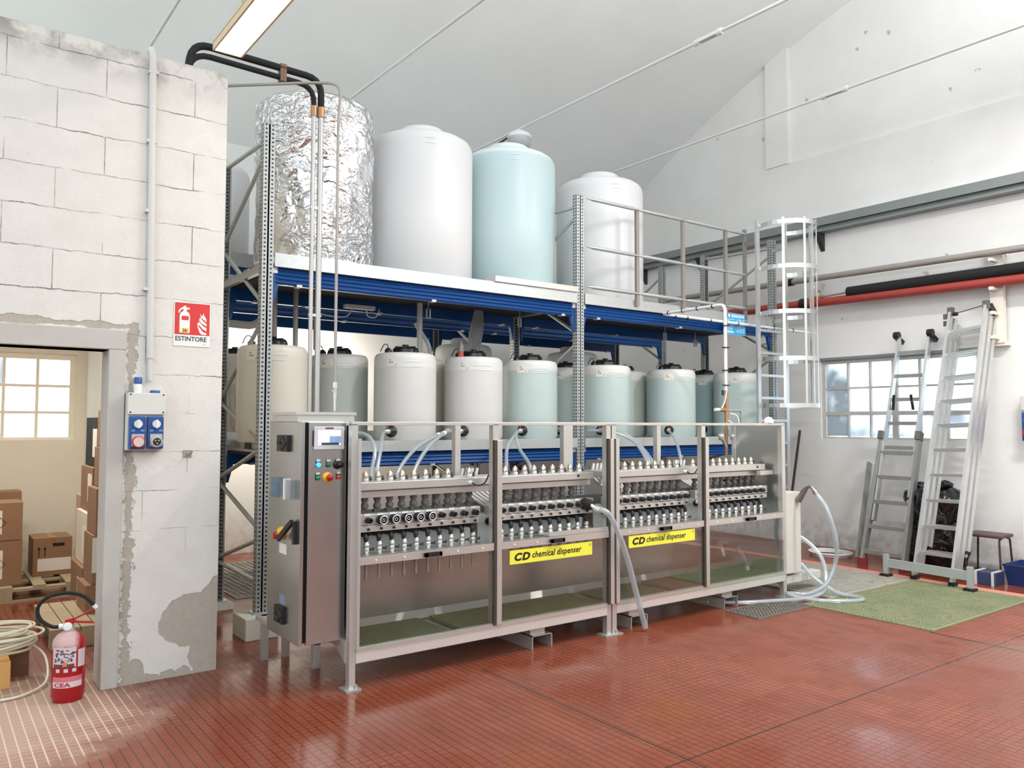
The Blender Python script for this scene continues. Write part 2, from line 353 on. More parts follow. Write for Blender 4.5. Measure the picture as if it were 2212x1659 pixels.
# ------------------------------------------------------------------ mesh builder
class MB:
    def __init__(s): s.v = []; s.f = []; s.mi = []; s.sm = []; s.cur = 0
    def add(s, vs, fs, smooth=False):
        b = len(s.v); s.v += [tuple(v) for v in vs]
        for f in fs: s.f.append([i+b for i in f]); s.mi.append(s.cur); s.sm.append(smooth)
        return s
    def box(s, x0, x1, y0, y1, z0, z1):
        return s.add([(x0,y0,z0),(x1,y0,z0),(x1,y1,z0),(x0,y1,z0),(x0,y0,z1),(x1,y0,z1),(x1,y1,z1),(x0,y1,z1)],
                     [(0,3,2,1),(4,5,6,7),(0,1,5,4),(1,2,6,5),(2,3,7,6),(3,0,4,7)])
    def bar(s, p0, p1, w, h, up=(0, 0, 1)):
        p0, p1 = Vector(p0), Vector(p1); d = (p1-p0).normalized(); u = Vector(up)
        if abs(d.dot(u)) > .98: u = Vector((1, 0, 0))
        a = d.cross(u).normalized()*w/2; b = a.cross(d).normalized()*h/2
        vs = [p+q for p in (p0, p1) for q in (-a-b, a-b, a+b, -a+b)]
        return s.add(vs, [(0,1,2,3),(7,6,5,4),(0,4,5,1),(1,5,6,2),(2,6,7,3),(3,7,4,0)])
    def tube(s, path, r, n=10, caps=True):
        P = [Vector(p) for p in path]; rs = r if isinstance(r, (list, tuple)) else [r]*len(P)
        t = (P[1]-P[0]).normalized(); u = Vector((0, 0, 1)) if abs(t.z) < .9 else Vector((1, 0, 0))
        a = t.cross(u).normalized(); vs = []
        for i, p in enumerate(P):
            t2 = (P[min(i+1, len(P)-1)]-P[max(i-1, 0)]).normalized()
            a = (a-t2*a.dot(t2)).normalized(); b = t2.cross(a)
            for k in range(n):
                q = 2*PI*k/n; vs.append(p+(a*math.cos(q)+b*math.sin(q))*rs[i])
        fs = [(i*n+k, i*n+(k+1) % n, (i+1)*n+(k+1) % n, (i+1)*n+k) for i in range(len(P)-1) for k in range(n)]
        s.add(vs, fs, True)
        if caps: s.add(vs[:n], [tuple(range(n))[::-1]]); s.add(vs[-n:], [tuple(range(n))])
        return s
    def cyl(s, p0, p1, r, r1=None, n=16): return s.tube([p0, p1], [r, r if r1 is None else r1], n)
    def lathe(s, prof, c=(0, 0, 0), n=32, axis=None, rad=None):
        """profile of (r, z) about an axis through c; rad(angle, r, z) may change r"""
        c = Vector(c); ax = Vector(axis or (0, 0, 1)).normalized()
        e1 = ax.cross(Vector((0, 0, 1)) if abs(ax.z) < .9 else Vector((0, 1, 0))).normalized() if axis else Vector((1, 0, 0))
        e2 = ax.cross(e1); vs = []
        for r, z in prof:
            for k in range(n):
                q = 2*PI*k/n; rr = rad(q, r, z) if rad else r
                vs.append(c+ax*z+(e1*math.cos(q)+e2*math.sin(q))*rr)
        fs = [(i*n+k, i*n+(k+1) % n, (i+1)*n+(k+1) % n, (i+1)*n+k) for i in range(len(prof)-1) for k in range(n)]
        s.add(vs, fs, True)
        if prof[0][0] > 1e-4: s.add(vs[:n], [tuple(range(n))[::-1]])
        if prof[-1][0] > 1e-4: s.add(vs[-n:], [tuple(range(n))])
        return s
    def prism(s, poly, fn, a, b):
        """poly of (u, v); fn(u, v, t) -> point; extruded t = a..b"""
        n = len(poly); vs = [fn(u, v, t) for t in (a, b) for u, v in poly]
        return s.add(vs, [tuple(range(n))[::-1], tuple(range(n, 2*n))] + [(i, (i+1) % n, n+(i+1) % n, n+i) for i in range(n)])
    def quad(s, a, b, c, d): return s.add([a, b, c, d], [(0, 1, 2, 3)])
    def text(s, body, size, fn, shear=0, bold=0, align='LEFT', sx=1, sp=1):
        cu_ = bpy.data.curves.new('lettering', 'FONT'); cu_.body = body; cu_.size = size; cu_.shear = shear; cu_.offset = bold
        cu_.align_x = align; cu_.space_character = sp; cu_.resolution_u = 3
        o = bpy.data.objects.new('lettering', cu_); COL.objects.link(o)
        bpy.context.view_layer.update()
        me = bpy.data.meshes.new_from_object(o.evaluated_get(bpy.context.evaluated_depsgraph_get()))
        s.add([fn(v.co.x*sx, v.co.y) for v in me.vertices], [tuple(p.vertices) for p in me.polygons])
        bpy.data.objects.remove(o); bpy.data.curves.remove(cu_); bpy.data.meshes.remove(me); return s
    def build(s, name, mats, parent=None, loc=None, bevel=0):
        if not isinstance(mats, (list, tuple)): mats = [mats]
        if loc is None:
            if parent is not None: loc = Vector((0, 0, 0))
            else:
                xs = [v[0] for v in s.v]; ys = [v[1] for v in s.v]; zs = [v[2] for v in s.v]
                loc = Vector(((min(xs)+max(xs))/2, (min(ys)+max(ys))/2, min(zs)))
        loc = Vector(loc); off = loc.copy(); q = parent
        while q is not None: off += q.location; q = q.parent
        me = bpy.data.meshes.new(name); me.from_pydata([Vector(v)-off for v in s.v], [], s.f)
        for m in mats: me.materials.append(m)
        me.polygons.foreach_set('material_index', s.mi); me.polygons.foreach_set('use_smooth', s.sm); me.update()
        import bmesh
        b = bmesh.new(); b.from_mesh(me); bmesh.ops.recalc_face_normals(b, faces=b.faces); b.to_mesh(me); b.free()
        o = bpy.data.objects.new(name, me); COL.objects.link(o); o.location = loc; o.parent = parent
        if bevel:
            m = o.modifiers.new('bevel', 'BEVEL'); m.width = bevel; m.segments = 2; m.limit_method = 'ANGLE'
        return o
def tag(o, label, cat, group=None, kind=None):
    o['label'] = label; o['category'] = cat
    if group: o['group'] = group
    if kind: o['kind'] = kind
    return o
def thing(name, label, cat, loc=(0, 0, 0), group=None):
    o = bpy.data.objects.new(name, None); COL.objects.link(o); o.location = loc; o.empty_display_size = .1
    return tag(o, label, cat, group)
def struct(o): o['kind'] = 'structure'; return o
def dup(root, loc, label, group=None):
    r = root.copy(); COL.objects.link(r); r.location = loc; r['label'] = label
    if group: r['group'] = group
    for ch in root.children:
        c = ch.copy(); COL.objects.link(c); c.parent = r
        for g in ch.children:
            d = g.copy(); COL.objects.link(d); d.parent = c
    return r
def spline(pts, n=8):
    P = [Vector(p) for p in pts]; P = [2*P[0]-P[1]]+P+[2*P[-1]-P[-2]]; out = []
    for i in range(1, len(P)-2):
        a, b, c, d = P[i-1:i+3]
        for k in range(n):
            t = k/n; out.append(.5*((2*b)+(c-a)*t+(2*a-5*b+4*c-d)*t*t+(3*b-a-3*c+d)*t**3))
    return out+[P[-2]]
def bend(pts, r, n=5):
    """polyline with rounded corners"""
    P = [Vector(p) for p in pts]; out = [P[0]]
    for i in range(1, len(P)-1):
        a = (P[i-1]-P[i]).normalized(); b = (P[i+1]-P[i]).normalized()
        for k in range(n+1):
            t = k/n; out.append((P[i]+a*r)*(1-t)**2 + P[i]*2*t*(1-t) + (P[i]+b*r)*t*t)
    return out+[P[-1]]
# ================================================================== the setting
XW, YB = 9.70, 10.0                      # right wall plane, back wall plane
def vault(y): return 7.88-.0195*y*y-.000082*y**4
# floor
struct(MB().box(-6, XW+.2, -7, YB+.2, -.2, 0).build('floor', floor_m))
# vault ceiling (a shell with thickness)
b = MB(); ys = [-7+i*.5 for i in range(35)]; ys[-1] = YB+.1
for d in (0, .25):
    b.add([(x, y, vault(y)+d) for y in ys for x in (-6, XW+.3)], [(2*i, 2*i+1, 2*i+3, 2*i+2) for i in range(len(ys)-1)], True)
struct(b.build('ceiling', ceil_m))
# right wall with a window hole
WY0, WY1, WZ0, WZ1 = 4.12, 6.12, 1.42, 2.46
b = MB(); cuts = sorted(set([-7+i*.5 for i in range(34)]+[WY0, WY1, YB+.1]))
for a, c in zip(cuts, cuts[1:]):
    top = max(vault(a), vault(c))+.1
    if a >= WY0-1e-6 and c <= WY1+1e-6:
        b.box(XW, XW+.22, a, c, 0, WZ0); b.box(XW, XW+.22, a, c, WZ1, top)
    else:
        b.box(XW, XW+.22, a, c, 0, top)
struct(b.build('wall_right', wall_m))
b = MB(); b.box(XW-.05, XW, -7, YB, 4.36, 5.25)
struct(b.build('trim_1', wall_m))
b = MB().box(XW-.07, XW, 6.52, 6.88, 5.25, 7.1)
struct(b.build('trim_2', wall_m))
# left block wall with the store doorway
DX, DZ = .94, 2.065
b = MB(); b.box(-6, -.35, 5.43, 5.63, 0, 3.98); b.box(-.35, DX, 5.43, 5.63, DZ, 3.98); b.box(DX, 1.62, 5.43, 5.63, 0, 3.98)
struct(b.build('wall_left', block_m))
b = MB(); b.box(-.47, DX+.09, 5.405, 5.64, DZ, DZ+.125); b.box(DX-.01, DX+.085, 5.405, 5.64, 0, DZ); b.box(-.47, -.34, 5.405, 5.64, 0, DZ)
struct(b.build('trim_3', concrete, bevel=.006))
# store room behind it: right wall, ceiling slab, back wall (shared) with a window hole
struct(MB().box(1.50, 1.62, 5.63, YB, 0, 3.98).build('wall_store', store_m))
struct(MB().box(-6, 1.50, 5.63, YB, 2.85, 2.98).build('ceiling_store', store_m))
SX0, SX1, SZ0, SZ1 = .10, 1.40, 1.42, 2.36
b = MB(); b.box(-6, SX0, YB, YB+.2, 0, 3.0); b.box(SX0, SX1, YB, YB+.2, 0, SZ0); b.box(SX0, SX1, YB, YB+.2, SZ1, 3.0); b.box(SX1, 1.5, YB, YB+.2, 0, 3.0)
struct(b.build('wall_store_back', store_m))
b = MB(); b.box(1.5, XW+.2, YB, YB+.2, 0, 5.3); b.box(-6, 1.5, YB, YB+.2, 3.0, 5.3)
struct(b.build('wall_back', wall_m))

# the hall's other two walls, unseen; open band above them shaped to admit skylight
struct(MB().box(-6, XW+.2, -7.2, -7, 0, 3.0).build('wall_front', mat('dark_sheet_doors', (92, 88, 84), .7, 0, .2, 1)))  # dark colour chosen to dim steel reflections and light from the front
struct(MB().box(-6.2, -6, -7.2, YB+.2, 0, 1.2).build('wall_side', wall_m))
# right window: steel frame of two leaves, three panes high
w = struct(MB().box(XW+.06, XW+.08, WY0, WY0+.01, WZ0, WZ0+.01).build('window_1', greysteel))
fr = MB()
x0, x1 = XW+.03, XW+.09
fr.box(x0, x1, WY0, WY1, WZ1-.05, WZ1); fr.box(x0, x1, WY0, WY1, WZ0, WZ0+.03); fr.box(x0+.002, x1+.002, WY0-.001, WY0+.04, WZ0-.001, WZ1+.001); fr.box(x0+.002, x1+.002, WY1-.05, WY1+.001, WZ0-.001, WZ1+.001)
cols = [WY1-.05, 5.75, 5.45, 5.13, 4.82, 4.50, WY0+.04]; rows = [WZ0+.03, 1.755, 2.085, WZ1-.05]
for i, y in enumerate(cols[1:-1]): q = .035 if i == 2 else .012; fr.box(x0+.01, x1-.01, y-q, y+q, WZ0, WZ1)
for i, z in enumerate(rows[1:-1]): q = .025 if i == 0 else .012; fr.box(x0+.013, x1-.013, WY0+.002, WY1, z-q, z+q)
fr.build('window_frame', mat('old_window_paint', (190, 188, 184), .7, 0, .2, 9), w)
for i in range(6):
    for j in range(3):
        pm = pane_dirty if (i == 0) else pane_hazy if i == 1 or j == 0 else pane_clear
        MB().box(XW+.055, XW+.06, cols[i+1]+.01, cols[i]-.01, rows[j]+.01, rows[j+1]-.01).build('pane', pm, w)
struct(MB().box(XW-.012, XW+.02, WY0-.05, WY1+.04, WZ1, WZ1+.035).build('trim_4', greysteel))
# store window, same pattern
w = struct(MB().box(SX0, SX0+.01, YB+.06, YB+.08, SZ0, SZ0+.01).build('window_2', cream))
fr = MB(); y0, y1 = YB+.03, YB+.09
fr.box(SX0, SX1, y0, y1, SZ1-.06, SZ1); fr.box(SX0, SX1, y0, y1, SZ0, SZ0+.03); fr.box(SX0-.001, SX0+.04, y0+.002, y1+.002, SZ0-.001, SZ1+.001); fr.box(SX1-.06, SX1+.001, y0+.002, y1+.002, SZ0-.001, SZ1+.001)
sc = [SX0+.04, .42, .72, 1.03, SX1-.06]; sr = [SZ0+.03, 1.72, 2.01, SZ1-.06]
for x in sc[1:-1]: fr.box(x-.014, x+.014, y0+.006, y1-.006, SZ0+.002, SZ1-.002)
for z in sr[1:-1]: fr.box(SX0+.002, SX1-.002, y0+.01, y1-.01, z-.014, z+.014)
fr.build('window_frame', mat('cream_window_paint', (240, 232, 214), .7, 0, .1, 9), w)
for i in range(4):
    for j in range(3):
        MB().box(sc[i]+.01, sc[i+1]-.01, YB+.055, YB+.06, sr[j]+.01, sr[j+1]-.01).build('pane', pane_hazy if (j == 2 and i in (1, 3)) else pane_clear, w)

# floor gratings
def grating(name, x0, x1, y0, y1, mbar, mpit, pitch, label, h=.012, wb=.012):
    t = thing(name, label, 'floor grating', ((x0+x1)/2, (y0+y1)/2, 0), 'floor gratings')
    b = MB(); n = int((x1-x0)/pitch)
    for i in range(n+1):
        x = x0+(x1-x0)*i/n; b.box(x-wb/2, x+wb/2, y0, y1, .003, h)
    n = int((y1-y0)/pitch)
    for i in range(n+1):
        y = y0+(y1-y0)*i/n; b.box(x0, x1, y-wb/2, y+wb/2, .003, h)
    b.build('bars', mbar, t)
    MB().box(x0, x1, y0, y1, .0005, .003).build('pit_bed', mpit, t)
    e = MB(); q = .012
    e.box(x0-q, x1+q, y0-q, y0, .0005, h+.002); e.box(x0-q, x1+q, y1, y1+q, .0005, h+.002); e.box(x0-q, x0, y0, y1, .0005, h+.002); e.box(x1, x1+q, y0, y1, .0005, h+.002)
    e.build('edge_angle', mbar, t)
grating('floor_grating', 6.42, 8.30, 3.12, 4.22, grate_green, pit_green, .038, 'mossy green grating square set in the red floor in front of the ladders')
grating('floor_grating', 6.86, 8.30, 4.26, 5.72, grate_grey, pit_grey, .038, 'grey limescaled grating beside the right end of the dispenser')
grating('floor_grating', 5.64, 6.38, 4.16, 4.48, grate_dark, pit_shade, .04, 'dark rusty grating under the clear hose in front of the right dispenser leg')
grating('floor_grating', 2.40, 8.4, 7.45, 9.3, grate_grey, pit_shade, .06, 'long pale mesh grating behind the racks, seen under the lower shelf')
b = MB().box(8.33, 8.50, -4, 7.4, .0005, .004)
tag(b.build('tile_border', mat('salmon_border_tiles', (196, 128, 108), .5, 0, .12, 10)), 'pale salmon strip of border tiles along the floor before the right wall', 'tile border')

# ------------------------------------------------------------------ tie rods, beam, pipes of the hall
rodwhite = mat('white_painted_rod', (214, 216, 214), .5, 0, .05)
def tie_rod(x, label, tb=None, r=.015):
    t = thing('tie_rod', label, 'tie rod', (x, 2, 5.06), 'steel tie rods under the vault')
    MB().tube([(x, -6.9, 5.06), (x, YB, 5.06)], r, 8).build('rod', rodwhite, t)
    if tb is not None:
        b = MB(); b.tube([(x, tb-.15, 5.06), (x, tb-.10, 5.06)], .03, 8); b.tube([(x, tb+.10, 5.06), (x, tb+.15, 5.06)], .03, 8)
        b.box(x-.027, x-.015, tb-.12, tb+.12, 5.045, 5.075); b.box(x+.015, x+.027, tb-.12, tb+.12, 5.045, 5.075)
        b.build('turnbuckle', rodwhite, t)
tie_rod(1.60, 'thin tie rod rising from the top of the conduit on the block wall')
tie_rod(3.58, 'tie rod passing above the foil wrapped tank', 1.2)
tie_rod(5.55, 'tie rod carrying the round lamp above the pale teal tank', 4.55)
tie_rod(7.55, 'tie rod crossing in front of the gable wall, rightmost of the rods', 4.55)
t = thing('dome_lamp', 'small round glass bulkhead lamp hanging on a tie rod above the teal tank', 'lamp', (5.56, 7.35, 4.80))
MB().lathe([(.02, .26), (.05, .245), (.125, .2), (.145, .16), (.14, .15)], (5.56, 7.35, 4.80), 24).build('housing', white, t)
MB().lathe([(.14, .15), (.13, .08), (.095, .02), (.04, -.005), (.0001, -.01)], (5.56, 7.35, 4.80), 24).build('glass_bowl', mat('ribbed_frosted_glass', (176, 178, 180), .2, 0, .1, 30), t)
MB().tube([(5.55, 7.35, 5.04), (5.55, 7.8, 5.0)], .012, 6).build('cable', black, t)
MB().tube([(5.56, 7.35, 5.05), (5.55, 7.35, 5.07)], .03, 8).build('clamp', galv, t)

t = thing('steel_beam', 'long grey steel channel beam running along the right wall above the pipes', 'steel beam', (XW-.1, 3, 4.17))
b = MB(); b.box(XW-.16, XW-.005, -6, 9.4, 4.345, 4.362); b.box(XW-.16, XW-.148, -6, 9.4, 4.25, 4.345); b.box(XW-.10, XW-.085, -6, 9.4, 4.19, 4.345); b.box(XW-.16, XW-.005, -6, 9.4, 4.172, 4.19)
b.build('channel', greysteel, t)
for y in (6.05, 8.1, 9.3):
    b = MB().prism([(0, 0), (.16, 0), (0, -.24)], lambda u, v, q: (XW-u, q, 4.172+v), y-.03, y+.03); b.build('bracket', mat('dark_bracket_paint', (48, 50, 52), .6), t)

def wall_pipe(name, label, cat, y0, z0, y1, z1, r, m, x=9.52):
    t = thing(name, label, cat, (x, y0, z0))
    MB().tube([(x, y0, z0), (x, y1, z1)], r, 16).build('pipe', m, t); return t
t = wall_pipe('water_pipe', 'thin grey steel pipe, topmost pipe on the right wall', 'pipe', 2.2, 3.505, 8.7, 3.57, .04, mat('grey_pipe', (160, 154, 148), .5, .3, .1), 9.5)
MB().tube([(9.5, 6.38, 3.545), (9.5, 6.46, 3.545)], .052, 12).build('coupling', black, t)
t = wall_pipe('insulated_pipe', 'black foam insulated pipe between the grey and the red pipe', 'pipe', 2.2, 3.30, 5.58, 3.30, .07, rubber, 9.5)
MB().tube([(9.5, 5.58, 3.30), (9.5, 5.98, 3.29), (9.5, 6.3, 3.27), (9.5, 6.75, 3.25)], .014, 8).build('bare_pipe', mat('grey_pipe', (160, 154, 148)), t)
b = MB(); b.tube([(9.5, 6.0, 3.25), (9.5, 6.0, 3.38)], .022, 10); b.tube([(9.5, 5.93, 3.29), (9.5, 6.07, 3.29)], .02, 8); b.build('valve_body', copper, t)
b = MB(); b.cyl((9.44, 6.07, 3.42), (9.47, 6.07, 3.42), .04); b.build('pressure_gauge', white, t)
b = MB(); b.bar((9.49, 5.97, 3.37), (9.49, 5.93, 3.46), .05, .045); b.build('valve_knob', mat('valve_knob_grey', (170, 170, 170)), t)
MB().tube(bend([(9.5, 6.72, 3.25), (9.5, 6.72, 2.9), (9.5, 6.72, 2.75), (9.5, 6.95, 2.72)], .08), .012, 8).build('drop_pipe', mat('grey_pipe', (160, 154, 148)), t)
t = wall_pipe('fire_main', 'thick dull red pipe running along the right wall under the black insulated pipe', 'pipe', 2.2, 3.17, 8.6, 3.25, .056, redp, 9.5)
MB().tube([(9.5, 6.16, 3.224), (9.5, 6.26, 3.226)], .074, 16).build('coupling', black, t)
t = thing('pipe_bracket', 'white steel wall bracket with arms holding the pipes at the right edge', 'bracket', (9.6, 3.87, 2.5), None)
b = MB(); b.box(9.585, 9.6, 3.80, 3.94, 2.52, 3.62); b.box(9.6, 9.65, 3.80, 3.82, 2.52, 3.62); b.box(9.6, 9.65, 3.92, 3.94, 2.52, 3.62); b.build('upright', cream, t)
for z in (2.56, 2.83, 3.10, 3.42):
    MB().box(9.44, 9.585, 3.85, 3.89, z, z+.035).build('arm', cream, t)
MB().box(9.6, 9.7, 3.78, 3.98, 2.49, 2.53).build('foot', cream, t)
MB().box(9.6, 9.7, 3.8, 3.94, 3.5, 3.56).build('head_bracket', cream, t)

# blue socket cabinet at the right edge of the picture
t = thing('socket_box', 'grey and blue socket box on the right wall at the picture edge', 'socket box', (9.65, 3.55, 1.44))
MB().box(9.58, 9.70, 3.32, 3.66, 1.77, 1.93).build('cover', pvcgrey, t, bevel=.006)
MB().box(9.57, 9.70, 3.33, 3.65, 1.44, 1.75).build('socket_panel', bluesock, t, bevel=.01)
b = MB(); b.cyl((9.57, 3.58, 1.66), (9.54, 3.58, 1.66), .035); b.build('switch_knob', white, t)
b = MB(); b.cyl((9.57, 3.58, 1.53), (9.53, 3.58, 1.53), .05); b.build('socket', red, t)
tag(MB().box(9.4, 9.44, 3.45, 3.60, .12, .73).build('white_board', white, bevel=.004), 'white board standing against the right wall at the picture edge', 'board')

# ------------------------------------------------------------------ on the block wall
t = thing('cable_conduit', 'pale grey plastic conduit running up the block wall from the socket box', 'conduit', (1.15, 5.40, 1.9))
MB().tube(bend([(1.165, 5.405, 2.02), (1.140, 5.405, 3.96), (1.135, 5.44, 4.03), (1.135, 5.52, 4.00)], .03, 4), .022, 12).build('tube', pvcgrey, t)
MB().tube([(1.168, 5.405, 1.88), (1.165, 5.405, 2.03)], .016, 10).build('gland', pvcgrey, t)
for z in (2.45, 2.95, 3.4, 3.85): MB().box(1.115, 1.175, 5.39, 5.43, z, z+.018).build('clip', pvcgrey, t)
t = thing('socket_box', 'grey wall box with two blue interlocked power sockets beside the doorway', 'socket box', (1.14, 5.40, 1.44))
MB().box(1.030, 1.250, 5.335, 5.43, 1.665, 1.80).build('cover', mat('cover_grey', (206, 206, 200), .5, 0, .03), t, bevel=.004)
MB().box(1.030, 1.245, 5.36, 5.43, 1.445, 1.67).build('back_box', mat('box_white', (215, 214, 208), .5, 0, .03), t, bevel=.004)
b = MB()
for x in (1.045, 1.235):
    for z in (1.68, 1.79): b.cyl((x, 5.336, z), (x, 5.332, z), .005, n=8)
b.build('cover_screw', ink, t)
for i, x in enumerate((1.087, 1.192)):
    p = MB().box(x-.047, x+.047, 5.325, 5.36, 1.452, 1.655).build('socket_panel', bluesock, t, bevel=.008)
    b = MB(); b.cyl((x+.002, 5.325, 1.607), (x+.002, 5.312, 1.607), .024); b.box(x-.004, x+.008, 5.298, 5.314, 1.582, 1.634); b.build('rotary_switch', white, p)
    b = MB(); b.box(x-.036, x-.014, 5.323, 5.326, 1.56, 1.573); b.box(x+.018, x+.04, 5.323, 5.326, 1.56, 1.573); b.build('marker', mat('pale_blue_marker', (90, 140, 190)), p)
    b = MB(); b.box(x-.034, x+.038, 5.318, 5.326, 1.47, 1.545); b.build('socket_plate', mat('plate_grey', (172, 172, 170)), p, bevel=.003)
    b = MB(); b.lathe([(.036, 0), (.036, .02), (.031, .024)], (x+.002, 5.32, 1.497), 20, (0, -1, 0)); b.build('socket_collar', redink if i == 0 else mat('plate_grey', (172, 172, 170)), p)
    if i == 0:
        b = MB(); b.cyl((x+.002, 5.305, 1.497), (x+.002, 5.293, 1.497), .03); b.build('socket_lid', mat('lid_beige', (200, 188, 182)), p)
    else:
        b = MB(); b.cyl((x+.002, 5.3, 1.497), (x+.002, 5.294, 1.497), .024); b.build('socket_face', ink, p)
        b = MB()
        for a, c in ((-.009, .008), (.01, .008), (.001, -.01)): b.cyl((x+.002+a, 5.295, 1.497+c), (x+.002+a, 5.291, 1.497+c), .005, n=8)
        b.build('contact', mat('plate_grey', (172, 172, 170)), p)
t = thing('plug_connector', 'white plug connector with blue cap standing on top of the wall socket box', 'plug', (1.095, 5.385, 1.80))
MB().lathe([(.022, 0), (.024, .03), (.024, .045), (.016, .06)], (1.095, 5.385, 1.80), 16).build('body', white, t)
MB().lathe([(.023, .058), (.023, .095), (.019, .098)], (1.095, 5.385, 1.80), 16).build('cap', bluesock, t)
tag(MB().lathe([(.03, 0), (.03, .014), (.026, .018)], (1.195, 5.385, 1.80), 18).build('blue_cap', bluesock), 'flat blue round cap lying on top of the wall socket box', 'cap')
t = thing('wall_hook', 'small square steel plate with a hook on the block wall under the sign', 'hook', (1.41, 5.42, 1.41))
MB().box(1.384, 1.436, 5.424, 5.43, 1.392, 1.438).build('plate', mat('grey_pipe', (160, 154, 148)), t)
MB().tube([(1.41, 5.424, 1.41), (1.41, 5.38, 1.41), (1.425, 5.37, 1.432)], .006, 8).build('peg', mat('grey_pipe', (160, 154, 148)), t)

# fire extinguisher sign
t = thing('safety_sign', 'red and white ESTINTORE sign with extinguisher and flame on the block wall', 'sign', (1.425, 5.428, 2.115))
SGX, SGZ = 1.312, 2.118
def sg(u, v): return (SGX+u, 5.4245, SGZ+v)
MB().box(SGX-.006, SGX+.226, 5.425, 5.43, SGZ-.006, SGZ+.284).build('panel', white, t, bevel=.002)
MB().box(SGX, SGX+.22, 5.4247, 5.425, SGZ+.07, SGZ+.278).build('red_field', redink, t)
b = MB(); q = lambda u, v, d: (SGX+u, 5.4244-d, SGZ+v)
def flat(poly): b.prism(poly, q, 0, .0003)
flat([(.030, .082), (.094, .082), (.094, .195), (.088, .212), (.078, .220), (.046, .220), (.036, .212), (.030, .195)])
flat([(.052, .22), (.074, .22), (.074, .236), (.090, .236), (.092, .248), (.07, .248), (.07, .258), (.056, .258), (.05, .25), (.038, .243), (.026, .232), (.021, .212), (.029, .211), (.034, .226), (.044, .235), (.052, .238)])
flat([(.172, .076), (.200, .076), (.200, .088), (.182, .092), (.168, .104), (.160, .118), (.140, .138), (.15, .105), (.158, .086)])
flat([(.200, .100), (.200, .122), (.180, .132), (.166, .146), (.152, .160), (.138, .142), (.16, .132), (.176, .112)])
flat([(.200, .132), (.200, .150), (.188, .158), (.172, .172), (.158, .192), (.152, .170), (.168, .150), (.184, .142)])
flat([(.200, .160), (.198, .182), (.182, .206), (.180, .222), (.172, .196), (.158, .214), (.166, .186), (.186, .172)])
b.build('pictogram', white, t)
b = MB(); b.box(SGX+.042, SGX+.086, 5.4236, 5.4240, SGZ+.165, SGZ+.192); b.build('red_band', redink, t)
b = MB(); b.box(SGX+.046, SGX+.086, 5.4234, 5.424, SGZ+.084, SGZ+.112); b.cur = 1
b.text('26', .026, lambda u, v: (SGX+.050+u, 5.4230, SGZ+.089+v), bold=.0006); b.build('number_sticker', [ybox, ink], t)
b = MB(); b.text('ESTINTORE', .0415, lambda u, v: (SGX+.004+u, 5.4243, SGZ+.030+v), bold=.0008, sx=.93); b.build('lettering', ink, t)
b = MB(); b.text('SI0001', .008, lambda u, v: (SGX+.178+u, 5.4243, SGZ+.008+v)); b.build('small_print', mat('grey_ink', (120, 120, 120)), t)

# hanging fluorescent lamp
t = thing('fluorescent_lamp', 'lit hanging fluorescent lamp with yellowed diffuser in front of the block wall', 'lamp', (1.465, 4.2, 3.9))
LX0, LX1, LY0, LY1 = 1.375, 1.555, 3.45, 4.93
MB().box(LX0+.012, LX1-.012, LY0+.01, LY1-.01, 3.895, 3.93).build('diffuser', tube_light, t)
b = MB(); b.box(LX0, LX1, LY0, LY1, 3.93, 3.948); b.box(LX0, LX0+.012, LY0, LY1, 3.89, 3.94); b.box(LX1-.012, LX1, LY0, LY1, 3.89, 3.94); b.box(LX0, LX1, LY1-.012, LY1, 3.89, 3.94); b.box(LX0, LX1, LY0, LY0+.012, 3.89, 3.94)
b.build('housing', mat('yellowed_plastic', (206, 186, 150), .4, 0, .1), t)
for y in (3.75, 4.65):
    b = MB(); n = 40
    for i in range(n):
        z = 3.948+i*.088
        if z > vault(y)-.05: break
        if i % 2: b.box(1.461, 1.469, y-.012, y+.012, z, z+.09)
        else: b.box(1.453, 1.477, y-.004, y+.004, z, z+.09)
    b.build('chain', mat('grey_pipe', (160, 154, 148)), t)

